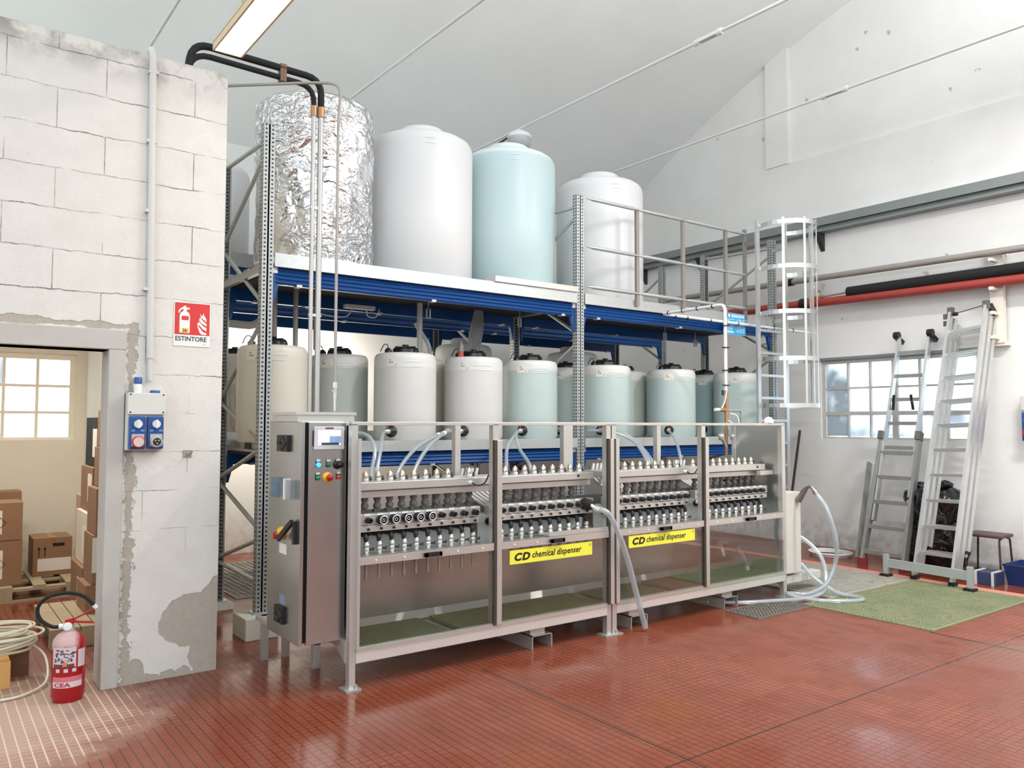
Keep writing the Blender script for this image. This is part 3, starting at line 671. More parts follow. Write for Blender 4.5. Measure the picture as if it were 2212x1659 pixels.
# ================================================================== pallet racks
PX = (2.145, 5.385, 8.65)
def post_profile(w=.09, d=.07):
    h = w/2; t = .004
    return [(-h, 0), (-.007, 0), (-.007, .008), (.007, .008), (.007, 0), (h, 0), (h, d), (h-.014, d), (h-.014, d-t), (h-t, d-t), (h-t, t+.004), (-h+t, t+.004), (-h+t, d-t), (-h+.014, d-t), (-h+.014, d), (-h, d)]
def add_post(rack, x, y, z0, z1, face=-1, foot=True):
    b = MB().prism(post_profile(), lambda u, v, q: (x+u, y-face*(v-.035), q), z0, z1)
    p = b.build('upright', perf, rack, loc=Vector((x, y, 0))-rack.location)
    if foot:
        MB().box(x-.07, x+.07, y-.06, y+.06, z0-.006, z0+.006).build('foot_plate', galv, p, loc=(0, 0, 0))
    return p
def beam(rack, x0, x1, y, z0, z1, face=-1):
    """corrugated blue box beam with end connectors"""
    H = z1-z0; n = 4; prof = [(0, 0), (.045, 0), (.045, H), (0, H)]
    front = []
    for i in range(n*8, -1, -1):
        q = i/(n*8); front.append((-.013*(.5-.5*math.cos(2*PI*n*q))-.001, H*q))
    poly = [(.045, 0), (.045, H), (0, H)]+front+[(0, 0)]
    b = MB().prism(poly, lambda u, v, q: (q, y-face*u, z0+v), x0+.03, x1-.03)
    o = b.build('beam', blue, rack)
    for xa, s in ((x0, 1), (x1, -1)):
        pl = [(0, H+.0), (.05, H), (.05, -.02), (.012, -.16), (0, -.16)]
        MB().prism(pl, lambda u, v, q: (xa+s*u, q, z0+v), y-face*(-.004), y-face*(.03)).build('beam_connector', blue, o, loc=(0, 0, 0))
        MB().box(min(xa-s*.012, xa+s*.04), max(xa-s*.012, xa+s*.04), min(y-face*-.012, y-face*.02), max(y-face*-.012, y-face*.02), z1-.045, z1+.02).build('safety_hook', galv, o, loc=(0, 0, 0))
    for xc in (x0+.22, (x0+x1)/2-.1, x1-.16):
        MB().box(xc-.022, xc+.022, min(y-face*-.014, y-face*.05), max(y-face*-.014, y-face*.05), z0-.008, z0+.012).build('beam_clip', galv, o, loc=(0, 0, 0))
    return o
BR = [('r', 3.88, 'f', 3.845), ('f', 3.745, 'r', 3.21), ('r', 3.11, 'f', 2.54), ('f', 2.435, 'r', 1.84), ('r', 1.78, 'f', 1.475), ('f', 1.415, 'r', 1.14), ('r', 1.08, 'f', .787), ('f', .72, 'r', .445), ('r', .405, 'f', .385)]
def braces(rack, x, yf, yr, zmax=9):
    for a, za, c, zc in BR:
        if max(za, zc) > zmax: continue
        ya = yf if a == 'f' else yr; yc = yf if c == 'f' else yr
        if ya == yf: ya += .03; yc -= .03
        else: ya -= .03; yc += .03
        MB().tube([(x, ya, za), (x, yc, zc)], .018, 8).build('brace', galv, rack)
YF, YR = 6.115, 7.20
rack = thing('pallet_rack', 'tall galvanized pallet rack with blue beams, front one behind the dispenser', 'rack', (5.4, 6.65, 0), 'pallet racks')
for i, x in enumerate(PX):
    add_post(rack, x, YF, .17 if i == 0 else .02, 3.96 if i < 2 else 3.95); add_post(rack, x, YR, .06, 3.93, 1)
    braces(rack, x, YF, YR)
for i in (0, 1):
    x0, x1 = PX[i]+.05, PX[i+1]-.05
    for y, f in ((YF, -1), (YR-.02, 1)):
        beam(rack, x0, x1, y, 2.705, 2.835, f); beam(rack, x0, x1, y, 1.248, 1.372, f)
    # galvanized deck trays with upturned fascia
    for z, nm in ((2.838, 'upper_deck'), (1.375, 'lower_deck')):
        top = 2.945 if z > 2 else 1.468
        b = MB(); b.box(x0+.005, x1-.005, 6.085, 7.22, z, z+.02); b.box(x0+.005, x1-.005, 6.070, 6.085, z, top); b.box(x0+.005, x1-.005, 7.22, 7.235, z, top)
        # bearer planks that lift the tanks to the tray edge
        for y in (6.25, 6.55, 6.85, 7.1): b.box(x0+.03, x1-.03, y-.06, y+.06, z+.02, top-.012)
        b.build(nm, galv, rack)
        MB().box(x0+.01, x1-.01, 6.17, 7.13, z-.03, z).build('deck_underlay', mat('black_deck_board', (26, 28, 38), .8), rack)  # dark sheet added so the deck's underside looks shaded
MB().box(2.145-.02, 2.145+.02, YF, YR, 2.80, 2.86).build('side_rail', galv, rack)
MB().box(5.385-.02, 5.385+.02, YF, YR, 2.80, 2.86).build('side_rail', galv, rack)
b = MB(); b.box(4.30, 5.33, 6.05, 6.22, 2.946, 3.0); b.build('tray_cover', steel, rack)
# cast concrete plinth under the front corner post
tag(MB().box(1.985, 2.235, 5.955, 6.26, 0, .164).build('concrete_block', blocky, bevel=.006), 'cast concrete block under the front left rack post', 'block')
t = thing('plinth', 'low concrete plinth under the left rear rack post behind the wall corner', 'block', (2.145, 7.2, 0))
MB().box(2.06, 2.25, 7.08, 7.32, 0, .054).build('block', blocky, t)

rack2 = thing('pallet_rack', 'rear pallet rack with blue beams standing behind the front rack', 'rack', (5.4, 8.4, 0), 'pallet racks')
for x in PX:
    add_post(rack2, x, 7.98, .02, 3.9); add_post(rack2, x, 8.95, .02, 3.9, 1); braces(rack2, x, 7.98, 8.95, 3.8)
for i in (0, 1):
    x0, x1 = PX[i]+.05, PX[i+1]-.05
    for y, f in ((7.97, -1), (8.95, 1)):
        beam(rack2, x0, x1, y, 2.71, 2.93, f); beam(rack2, x0, x1, y, 1.27, 1.42, f)
    for z, nm, top in ((2.935, 'upper_deck', 3.03), (1.425, 'lower_deck', 1.52)):
        b = MB(); b.box(x0+.005, x1-.005, 7.95, 8.97, z, z+.02); b.box(x0+.005, x1-.005, 7.93, 7.945, z, top); b.box(x0+.005, x1-.005, 8.975, 8.99, z, top)
        for y in (8.1, 8.4, 8.7): b.box(x0+.03, x1-.03, y-.06, y+.06, z+.02, top-.012)
        b.build(nm, galv, rack2)
MB().box(2.2, 5.33, 7.95, 7.97, 2.93, 3.16).build('guard_panel', blue, rack2)
MB().box(2.2, 5.33, 7.92, 7.95, 3.16, 3.30).build('guard_fascia', galv, rack2)

# railing on the right bay
t = thing('guard_railing', 'galvanized guard railing along the upper deck of the right bay', 'railing', (6.7, 6.05, 2.9))
UX = (6.17, 6.905, 7.655, 8.02)
for x in UX: MB().box(x-.022, x+.022, 6.035, 6.065, 2.88, 3.935 if x < 8 else 3.98).build('baluster', mat('weathered_galvanized', (150, 143, 136), .5, .5, .1, 20), t)
for z in (3.92, 3.42, 3.01):
    xs = (5.43,)+UX
    for a, c in zip(xs, xs[1:]):
        b = MB(); b.tube([(a+.0, 6.03, z), (a+.03, 6.03, z), (a+.09, 6.03, z), (c-.09, 6.03, z), (c-.03, 6.03, z), (c, 6.03, z)], [.008, .010, .02, .02, .010, .008], 8)
        b.build('rail', galv, t)

# caged ladder
t = thing('cage_ladder', 'aluminium fixed ladder with safety cage hoops at the right end of the rack', 'ladder', (8.28, 5.85, 0))
LA, LB, LY = 8.01, 8.565, 5.86
for x, zt in ((LA, 4.05), (LB, 4.08)): MB().box(x-.03, x+.03, LY-.014, LY+.014, 0, zt).build('stile', alu, t)
for i in range(1, 11): MB().box(LA+.03, LB-.03, LY-.02, LY+.02, .02+i*.27, .05+i*.27).build('rung', alu, t)
def hoop(q):
    """q 0..1 along the hoop from left stile round to the right stile"""
    cx_, cy_, r_ = (LA+LB)/2, LY-.22, .342; a0 = math.atan2(.2, -.2775)
    return [(cx_+r_*math.cos(a0+k*(2*PI-2*(PI-a0) if False else 2*PI-(PI-2*(PI-a0)))/24), cy_+r_*math.sin(a0+k*(2*PI-(PI-2*(PI-a0)))/24)) for k in range(25)]
HP = hoop(0)
for z in (3.97, 3.45, 2.92, 2.375, 1.83):
    b = MB(); n = len(HP); b.add([(x, y, z+d) for d in (-.025, .025) for x, y in HP], [(i, i+1, n+i+1, n+i) for i in range(n-1)])
    o = b.build('hoop', alu, t); m = o.modifiers.new('thickness', 'SOLIDIFY'); m.thickness = .006
for i in (6, 10, 12, 14, 19):
    x, y = HP[i]; c = Vector(((LA+LB)/2, LY-.22, 0)); d = (c-Vector((x, y, 0))).normalized(); e = Vector((-d.y, d.x, 0))*.015; p = Vector((x, y, 0))+d*.004
    b = MB(); b.add([p+e*s1+d*s2+Vector((0, 0, z)) for z in (1.82, 4.02) for s1, s2 in ((-1, 0), (1, 0), (1, .006), (-1, .006))], [(0, 1, 2, 3), (7, 6, 5, 4), (0, 4, 5, 1), (1, 5, 6, 2), (2, 6, 7, 3), (3, 7, 4, 0)])
    b.build('cage_strap', alu, t)
for z in (3.80, 3.02): MB().bar((8.02, 6.03, z), (LA, LY+.01, z), .012, .05).build('fixing_bracket', mat('weathered_galvanized', (150, 143, 136)), t)
for z in (3.80, 2.90): MB().bar((LB, LY+.01, z), (8.62, 6.08, z), .012, .05).build('fixing_bracket', galv, t)

# ================================================================== tanks
def make_tank(m, R, H, label, loc, group, sticker=True, lid=True, valve=True, name='chemical_tank', rimw=.045):
    t = thing(name, label, 'tank', (0, 0, 0), group)
    b = MB(); s = rimw
    prof = [(R*.93, 0), (R, .03), (R, H*.3), (R, H-s*1.6)]+[(R-s+s*math.cos(a), H-s*1.6+s*1.35*math.sin(a)) for a in (.4, .8, 1.2, 1.57)]+[(R*.62, H-.006), (R*.36, H), (.0001, H)]
    if not lid and R > .4: prof = [(R*.95, 0), (R, .03), (R, H*.4), (R, H-.17), (R*.985, H-.12), (R*.94, H-.08), (R*.85, H-.05), (R*.6, H-.01), (R*.47, H), (.0001, H)]
    b.lathe(prof, n=48)
    body = b.build('tank_body', m, t)
    # moulded panel on the flank
    a0 = -PI/2-.26 if R < .4 else math.atan2(-loc[1], -loc[0])+.15
    def cylpt(u, v, d=.0): a = a0+u/R; return ((R+d)*math.cos(a), (R+d)*math.sin(a), v)
    b = MB(); w2, z2, h2 = (R*.32, H*.82, H*.055) if R < .4 else (.045, H*.86, .05); n = 6
    b.add([cylpt(-w2+2*w2*i/n, z, .004) for z in (z2, z2+h2*.12) for i in range(n+1)], [(i, i+1, n+2+i, n+1+i) for i in range(n)])
    b.add([cylpt(-w2+2*w2*i/n, z, .004) for z in (z2+h2, z2+h2*1.12) for i in range(n+1)], [(i, i+1, n+2+i, n+1+i) for i in range(n)])
    b.build('moulded_lines', white, body)
    if lid:
        lo = MB().lathe([(R*.42, H-.012), (R*.42, H+.022), (R*.38, H+.045), (R*.12, H+.05), (R*.06, H+.052), (R*.06, H+.062), (R*.11, H+.066), (R*.11, H+.076), (.0001, H+.078)], n=48,
                        rad=lambda q, r, z: r*(1+.05*math.cos(8*q)) if r > R*.2 else r).build('lid', black, t)
        c = MB()
        for k in range(6):
            a = k*PI/3; c.bar((R*.08*math.cos(a), R*.08*math.sin(a), H+.045), (R*.36*math.cos(a), R*.36*math.sin(a), H+.045), .022, .028)
        c.build('lid_ribs', black, lo)
        # small level sensor with a cable loop beside the lid
        f = MB().lathe([(.032, H-.012), (.032, H+.018), (.02, H+.024), (.02, H+.034), (.0001, H+.036)], (-R*.66, -.02, 0), 16).build('level_sensor', black, t)
        MB().tube(spline([(-R*.66, -.02, H+.034), (-R*.7, -.02, H+.065), (-R*.82, -.02, H+.06), (-R*.9, 0, H+.0)], 5), .0045, 6).build('sensor_cable', black, f)
    else:
        MB().lathe([(R*.46, H-.02), (R*.45, H+.055), (R*.41, H+.07), (.0001, H+.072)], n=40).build('filler_cap', m, t)
    if sticker:
        a0 = -PI/2-.93
        b = MB(); n = 6; w2 = .055
        b.add([cylpt(-w2+2*w2*i/n, z, .002) for z in (H*.82, H*.82+.075) for i in range(n+1)], [(i, i+1, n+2+i, n+1+i) for i in range(n)])
        st = b.build('sticker', paper, t)
        b = MB()
        for v, u0, u1 in ((.056, -.03, -.008), (.036, -.03, .012), (.012, .03, .038), (.02, .034, .04)):
            b.add([cylpt(u0, H*.82+v, .0028), cylpt(u1, H*.82+v, .0028), cylpt(u1, H*.82+v+.007, .0028), cylpt(u0, H*.82+v+.007, .0028)], [(0, 1, 2, 3)])
        b.build('sticker_print', mat('faded_ink', (110, 108, 104)), st)
    if valve:
        d = Vector((-.80, -.60, 0)); p = d*(R-.012)+Vector((0, 0, .085))
        v = MB().lathe([(.052, 0), (.052, .025), (.040, .03), (.040, .05), (.034, .055), (.034, .075), (.0001, .075)], p, 20, d).build('outlet_flange', black, t)
        MB().lathe([(.024, .07), (.024, .10), (.017, .105), (.017, .15), (.0001, .15)], p, 14, d).build('hose_tail', galv, v)
        q = p+d*.085
        b = MB(); b.cyl(q, q+Vector((0, 0, .045)), .006, n=8); b.bar(q+Vector((-.02, .015, .045)), q+Vector((.02, -.015, .05)), .012, .008); b.build('valve_lever', mat('red_lever', (150, 70, 50)), v)
    t.location = loc
    return t
HT, Z0 = .805, 1.457
G = 'round chemical tanks on the lower deck'
t_white = make_tank(T_white, .285, HT, 'white black lidded tank on the lower deck, left of the one carrying a spray can', (3.60, 6.5, Z0), G)
t_cream = make_tank(T_cream, .285, HT, 'cream tank with black lid right behind the front left rack post', (2.37, 6.55, Z0), G, valve=False)
t_teal = make_tank(T_teal, .285, HT, 'pale teal tank in the front row just left of the middle rack post', (5.06, 6.5, Z0), G)
t_deep = make_tank(T_deep, .285, HT, 'dark teal tank in the second row between the two rightmost front tanks', (8.37, 6.985, Z0), G)
t_pale = make_tank(T_pale, .27, HT, 'pale green tank behind the grey vertical pipes in the second row', (3.19, 7.04, Z0), G, rimw=.04)
dup(t_white, (4.36, 6.5, Z0), 'white tank with a spray can beside its lid, third full tank from the left post')
dup(t_teal, (6.12, 6.5, Z0), 'pale teal tank in the front row just right of the middle rack post')
dup(t_teal, (7.19, 6.5, Z0), 'pale teal tank in the front row, second from the right end')
dup(t_teal, (8.30, 6.41, Z0), 'pale teal tank behind the shower pipe, rightmost in the front row')
dup(t_cream, (4.03, 7.04, Z0), 'cream tank glimpsed between the two white front tanks')
dup(t_teal, (6.04, 7.085, Z0), 'teal tank in the second row glimpsed left of the middle post, with white sticker')
dup(t_pale, (6.97, 7.06, Z0), 'pale green tank seen between the two front teal tanks right of the middle post')
dup(t_cream, (2.62, 8.35, Z0+.06), 'cream tank glimpsed at the corner of the block wall behind the diagonal braces')
t_tall = make_tank(T_big, .36, 1.10, 'tall white tank on the rear rack showing its shoulder left of the spray can', (5.52, 8.46, 1.51), 'tall white tanks on the rear rack', sticker=False, lid=False, valve=False, name='storage_tank', rimw=.07)
dup(t_tall, (7.33, 8.46, 1.51), 'tall white tank on the rear rack showing its shoulder right of the middle post')
GB = 'big tanks on the upper deck'
t_big = make_tank(T_big, .5, 1.475, 'big white tank on the upper deck beside the foil wrapped tank', (3.90, 6.75, 2.935), GB, False, False, False, 'storage_tank', .11)
make_tank(T_bigteal, .5, 1.475, 'big pale teal tank on the upper deck', (4.955, 6.75, 2.99), GB, False, False, False, 'storage_tank', .11)
dup(t_big, (6.27, 6.75, 2.935), 'big white tank on the upper deck behind the guard railing')
dup(t_big, (2.35, 8.44, 3.02), 'white tank on the rear rack glimpsed at the wall corner, left of the foil tank', GB).scale = (.8, .8, .86)
t = thing('insulated_tank', 'tank wrapped in crinkled silver foil insulation on the upper deck', 'tank', (2.80, 6.75, 2.935), GB)
random.seed(4)
ph = [random.uniform(0, 6.28) for _ in range(12)]
def crinkle(q, r, z):
    if r < .3: return r
    return r+.006*math.sin(5*q+ph[0]+3*z)+.005*math.sin(11*q+ph[1]-5*z)+.003*math.sin(23*q+ph[2]+9*z)+.003*math.sin(31*z+ph[3]+2*q)
H = 1.50
MB().lathe([(.47, 0), (.505, .03)]+[(.512+.006*math.sin(7*z), z) for z in [.06+i*.04 for i in range(35)]]+[(.505, H-.05), (.47, H-.01), (.40, H+.02), (.0001, H+.03)], (2.80, 6.75, 2.935), 120, rad=crinkle).build('foil_jacket', foil, t)
MB().tube([(2.80+.515*math.cos(a), 6.75+.515*math.sin(a), 2.97) for a in [i*PI/24 for i in range(24, 49)]], .022, 8).build('foot_seam', white, t)

# spray can
t = thing('spray_can', 'grey and red spray can standing on a white tank', 'spray can', (4.17, 6.44, Z0+HT))
z = Z0+HT-.008
MB().lathe([(.028, 0), (.028, .05)], (4.17, 6.44, z), 16).build('can_red', mat('can_red', (170, 70, 62), .4), t)
MB().lathe([(.0282, .05), (.0282, .105), (.022, .12), (.016, .124), (.016, .15), (.0001, .152)], (4.17, 6.44, z), 16).build('can_body', mat('can_grey', (120, 116, 112), .4), t)

# conduits under the upper deck
def rod(name, label, cat, pts, r, m, rr=.08, group=None):
    return tag(MB().tube(bend(pts, rr, 5), r, 10).build(name, m), label, cat, group)
for i, x in enumerate((2.47, 2.66, 2.85)):
    rod('drop_pipe', ['leftmost', 'middle', 'rightmost'][i]+' of the three brown vertical pipes above the cream tank', 'pipe', [(x+.0, 6.80, 2.27 if i == 2 else 2.22), (x, 6.80, 2.5), (x, 6.80, 2.84)], .022, mat('grey_pipe', (140, 130, 122)), .05, 'pipes dropping from the upper deck behind the left post')
rod('drain_pipe', 'white pipe dropping behind the white tank left of the spray can', 'pipe', [(3.98, 6.9, 2.24), (3.98, 6.9, 2.5), (3.98, 6.9, 2.84)], .028, pvcgrey)
rod('drain_pipe', 'slanting white pipe beside the drop pipe behind the white tank', 'pipe', [(4.14, 6.95, 2.25), (4.12, 6.95, 2.4), (3.98, 6.99, 2.62)], .022, pvcgrey, .05)
rod('drain_pipe', 'grey hose curving down under the upper deck beside the rear middle post', 'hose', [(5.13, 7.05, 2.84), (5.13, 7.05, 2.72), (5.34, 7.02, 2.52), (5.36, 7.0, 2.3)], .028, pvcgrey, .12)
t = thing('cable_bundle', 'flat bundle of grey cables hanging behind the white tank with the spray can', 'cables', (4.62, 6.95, 2.5))
for i in range(6):
    x = 4.60+i*.028
    MB().tube(spline([(x, 6.95, 2.26), (x, 6.95, 2.45), (x+.03, 6.95, 2.62), (x+.10-i*.012, 6.97, 2.84)], 5), .012, 8).build('cable', mat('cable_grey', (150, 150, 150)), t)
rod('drain_pipe', 'cream pipe bending out under the upper deck behind the left post', 'pipe', [(2.2, 8.1, 2.62), (2.75, 8.1, 2.60), (2.86, 8.1, 2.75)], .04, cream, .1)
for i, (x, y) in enumerate(((2.3, 6.6), (3.9, 6.6), (5.0, 6.6), (5.75, 6.6), (7.2, 6.6), (8.1, 6.9))):
    b = MB(); b.box(x-.022, x-.016, y-.01, y+.01, 2.62, 2.71); b.box(x+.016, x+.022, y-.01, y+.01, 2.62, 2.71); b.box(x-.022, x+.022, y-.01, y+.01, 2.618, 2.624); b.box(x-.003, x+.003, y-.003, y+.003, 2.71, 2.84)
    tag(b.build('pipe_hanger', galv), ['small galvanized U hanger under the deck near the left rack post', 'small galvanized U hanger under the deck above the white tanks', 'small galvanized U hanger left of the middle post', 'small galvanized U hanger right of the middle post', 'small galvanized U hanger above the second tank right of the middle post', 'small galvanized U hanger near the shower pipe'][i], 'hanger', 'U hangers under the upper deck')
rod('flexible_conduit', 'grey flexible conduit bending behind the lower left diagonal braces of the front rack', 'conduit', [(2.20, 7.09, 1.95), (2.23, 7.09, 1.55), (2.36, 7.02, 1.47), (2.40, 6.6, 1.47)], .03, pvcgrey, .09)
t = thing('junction_box', 'grey junction box with cables under the upper deck behind the thin vertical pipe', 'junction box', (3.30, 6.85, 2.72))
MB().box(3.14, 3.44, 6.80, 6.86, 2.68, 2.715).build('box', pvcgrey, t)
MB().tube(spline([(2.72, 6.83, 2.66), (2.95, 6.83, 2.60), (3.15, 6.83, 2.60), (3.22, 6.83, 2.68)], 6), .006, 6).build('cable', pvcgrey, t)
MB().tube(spline([(3.36, 6.83, 2.68), (3.38, 6.83, 2.62), (3.46, 6.83, 2.62), (3.50, 6.83, 2.70)], 6), .006, 6).build('cable', pvcgrey, t)

# heating pipes coming over the block wall and dropping to the control cabinet
t = thing('insulated_pipes', 'pair of steel pipes rising from the dispenser and bending black insulated over the block wall', 'pipes', (2.3, 5.58, 1.6))
for dx, r, zt in ((-.028, .016, 4.12), (.028, .021, 4.19)):
    x = 2.325+dx
    MB().tube([(x, 5.58, 1.62), (x, 5.58, 3.98)], r, 10).build('steel_pipe', mat('zinc_pipe', (184, 182, 178), .4, .6, .08), t)
    MB().tube([(x, 5.58, 3.9), (x, 5.58, 3.975)], r+.008, 10).build('collar', copper, t)
    MB().tube(bend([(x, 5.58, 3.96), (x, 5.58, zt), (1.42+dx*.0, 5.56, zt+.01), (1.385, 5.55, 3.97)], .12), r+.004, 10).build('insulation', rubber, t)
MB().box(2.03, 2.075, 5.55, 5.605, 4.095, 4.22).build('clamp', rust, t)
for z in (3.2, 2.4): MB().box(2.28, 2.375, 5.57, 5.59, z, z+.02).build('pipe_clip', galv, t)
t = thing('supply_pipe', 'thin steel water pipe with a small valve dropping onto the control cabinet', 'pipe', (2.30, 5.15, 1.7))
MB().tube(bend([(1.70, 5.80, 4.05), (2.20, 5.35, 4.05), (2.345, 5.20, 4.03), (2.325, 5.20, 3.75), (2.325, 5.20, 1.9)], .10), .0105, 10).build('tube', mat('grey_pipe', (160, 154, 148)), t)
b = MB(); b.tube([(2.325, 5.20, 1.90), (2.325, 5.20, 1.86)], .02, 8); b.tube([(2.325, 5.20, 1.86), (2.325, 5.20, 1.78)], .014, 8); b.tube([(2.325, 5.2, 1.78), (2.325, 5.2, 1.70)], .011, 8); b.build('valve', steel, t)
b = MB(); b.bar((2.33, 5.19, 1.87), (2.29, 5.17, 1.83), .012, .006); b.build('valve_lever', steel, t)

# ================================================================== control cabinet
CX0, CX1, CY0, CY1, CZ0, CZ1 = 1.856, 2.150, 4.62, 5.16, .285, 1.625
t = thing('control_cabinet', 'stainless control cabinet with touch screen and push buttons at the left end of the dispenser', 'control cabinet', (2.0, 4.9, 0))
b = MB(); b.box(CX0, CX1, CY0+.045, CY1, CZ0, CZ1); b.box(CX0, CX0+.022, CY0, CY0+.05, CZ0, CZ1); b.build('housing', brushed_m, t, bevel=.003)
MB().box(CX0+.022, CX0+.046, CY0+.03, CY0+.046, CZ0+.01, CZ1-.005).build('door_gasket', rubber, t)
door = MB().box(CX0+.046, CX1-.002, CY0, CY0+.03, CZ0, CZ1-.004).build('door', brushed_m, t, bevel=.003)
yd = CY0
b = MB(); b.box(1.932, 2.130, yd-.012, yd, 1.453, 1.594); sp = b.build('screen_bezel', mat('screen_grey', (196, 194, 200), .45, 0, .02), door, bevel=.004)
b = MB(); b.box(1.926, 1.936, yd-.008, yd, 1.475, 1.57); b.box(2.126, 2.136, yd-.008, yd, 1.475, 1.57); b.build('bezel_grip', black, door)
b = MB(); yl = yd-.0126
b.box(1.956, 2.104, yl, yl+.001, 1.560, 1.571); b.cur = 1; b.box(1.956, 2.104, yl, yl+.001, 1.536, 1.5595); b.cur = 0
b.box(1.956, 2.030, yl, yl+.001, 1.497, 1.533); b.cur = 2; b.box(2.031, 2.104, yl, yl+.001, 1.497, 1.535); b.cur = 3; b.box(1.956, 2.104, yl, yl+.001, 1.482, 1.496); b.cur = 0; b.box(1.956, 1.978, yl-.0004, yl, 1.482, 1.494); b.box(2.093, 2.104, yl-.0004, yl, 1.482, 1.494)
b.build('touch_screen', [lcd_light, lcd_yellow, lcd_blue, mat('dark_lcd', (62, 66, 74), .3)], door)
MB().box(2.003, 2.056, yl-.0004, yl+.001, 1.579, 1.590).build('maker_plate', mat('brown_plate', (110, 76, 72), .4), door)
def button(x, z, m, nm, r=.014, col=None):
    b = MB(); b.lathe([(r, 0), (r, .012), (r*.7, .016), (.0001, .016)], (x, yd, z), 18, (0, -1, 0)); o = b.build(nm, m, door)
    return o
for x, z in ((1.963, 1.365), (2.029, 1.363), (2.093, 1.366), (1.961, 1.286), (2.096, 1.287)):
    b = MB(); b.box(x-.015, x+.015, yd-.004, yd, z-.016, z+.03); b.build('button_base', black, door)
    b = MB(); b.box(x-.013, x+.013, yd-.0055, yd-.004, z+.016, z+.030); b.build('legend_plate', mat('legend_grey', (200, 198, 196), .4), door)
button(1.963, 1.362, blue_led, 'blue_lamp'); button(2.029, 1.362, green, 'green_lamp'); button(1.961, 1.283, green, 'start_button'); button(2.096, 1.284, mat('dull_red_button', (200, 70, 74), .35), 'stop_button')
b = MB(); b.lathe([(.03, 0), (.03, .004), (.0001, .004)], (2.088, yd, 1.362), 20, (0, -1, 0)); b.lathe([(.019, .004), (.019, .03), (.0001, .031)], (2.1, yd, 1.360), 18, (0, -1, 0)); b.build('key_switch', black, door)
b = MB(); b.lathe([(.032, 0), (.030, .008), (.0001, .009)], (2.025, yd, 1.284), 24, (0, -1, 0)); b.build('emergency_stop_collar', ybox, door)
b = MB(); b.lathe([(.012, .008), (.012, .024), (.021, .026), (.021, .036), (.016, .042), (.0001, .043)], (2.028, yd, 1.284), 20, (0, -1, 0)); b.build('emergency_stop', red, door)
xs = CX0
def sidebox(nm, y0, y1, z0, z1, d, m, par=t, bev=0): return MB().box(xs-d, xs, y0, y1, z0, z1).build(nm, m, par, bevel=bev)
def grille(y0, y1, z0, z1):
    o = sidebox('fan_grille', y0, y1, z0, z1, .022, black, bev=.002)
    b = MB(); yc, zc = (y0+y1)/2, (z0+z1)/2; w, h = (y1-y0)/2, (z1-z0)/2
    for k in (.35, .6, .85):
        for s1 in (1, -1):
            for s2 in (1, -1): b.bar((xs-.024, yc, zc+s2*h*k), (xs-.024, yc+s1*w*k, zc), .006, .008, (1, 0, 0))
    b.build('grille_louvres', mat('grille_black', (58, 56, 56), .45), o)
grille(4.80, 4.975, 1.437, 1.54); grille(4.835, 4.975, .375, .478)
# clear document holder with a light blue sheet
h = MB(); h.box(xs-.034, xs-.030, 4.70, 5.055, 1.15, 1.268); h.box(xs-.030, xs, 4.70, 4.704, 1.15, 1.268); h.box(xs-.030, xs, 5.05, 5.055, 1.15, 1.268); h.build('document_holder', acrylic, t)
MB().box(xs-.026, xs-.018, 4.925, 5.045, 1.155, 1.262).build('document', mat('pale_blue_document', (112, 176, 214), .6, 0, .1, 30), t)
MB().box(xs-.040, xs-.0, 4.785, 4.805, 1.148, 1.274).build('holder_edge', white, t)
b = MB(); b.lathe([(.042, 0), (.042, .012), (.030, .03), (.0001, .032)], (xs, 4.905, .925), 24, (-1, 0, 0)); b.build('main_switch', ybox, t)
b = MB(); b.bar((xs-.033, 4.935, .925), (xs-.033, 4.93, .89), .02, .03, (1, 0, 0)); b.lathe([(.022, .03), (.022, .042), (.0001, .043)], (xs, 4.93, .915), 16, (-1, 0, 0)); b.build('switch_grip', red, t)
b = MB(); b.bar((xs-.045, 4.86, .898), (xs-.02, 4.70, 1.018), .03, .022, (1, 0, 0)); b.box(xs-.022, xs, 4.665, 4.695, .885, 1.022); b.build('door_lever', black, t)
sidebox('notice', 4.835, 4.955, .80, .862, .001, paper); sidebox('serial_plate', 4.85, 4.935, .488, .548, .002, mat('blue_grey_plate', (120, 134, 160), .4))
b = MB(); b.box(1.838, 2.235, 4.665, 5.10, 1.666, 1.684); b.box(1.85, 2.225, 4.675, 5.09, 1.625, 1.668); b.build('top_box', steel, t)
for x, y in ((1.95, 5.46), (2.10, 5.46)): MB().box(x-.022, x+.022, y-.022, y+.022, 0, .30).build('leg', steel, t)
b = MB(); b.box(1.90, 2.14, 5.14, 5.50, .27, .30); b.build('support_shelf', steel, t)
random.seed(5)
b = MB()
for k in range(26):
    x = 1.90+random.random()*.22; y = 4.72+random.random()*.38
    b.tube([(x, y, .285), (x+random.uniform(-.015, .015), y+random.uniform(-.02, .02), .285-random.uniform(.01, .03))], .004, 5)
b.tube(spline([(1.89, 4.74, .28), (1.98, 4.8, .262), (2.08, 4.95, .262), (2.1, 5.0, .28)], 5), .007, 6)
b.build('cable_ends', black, t)

# ================================================================== chemical dispenser
d = thing('chemical_dispenser', 'long stainless chemical dispenser with glass sliding doors and rows of valves', 'chem\u0131cal d\u0131spenser', (4.36, 4.8, 0))
XL, XR, YFm, YBm = 2.137, 6.565, 4.52, 5.10
BAY = ((2.18, 3.195), (3.25, 4.265), (4.375, 5.375), (5.43, 6.512))
def fr(nm, m=steel, bev=.003): return lambda b: b.build(nm, m, d, bevel=bev)
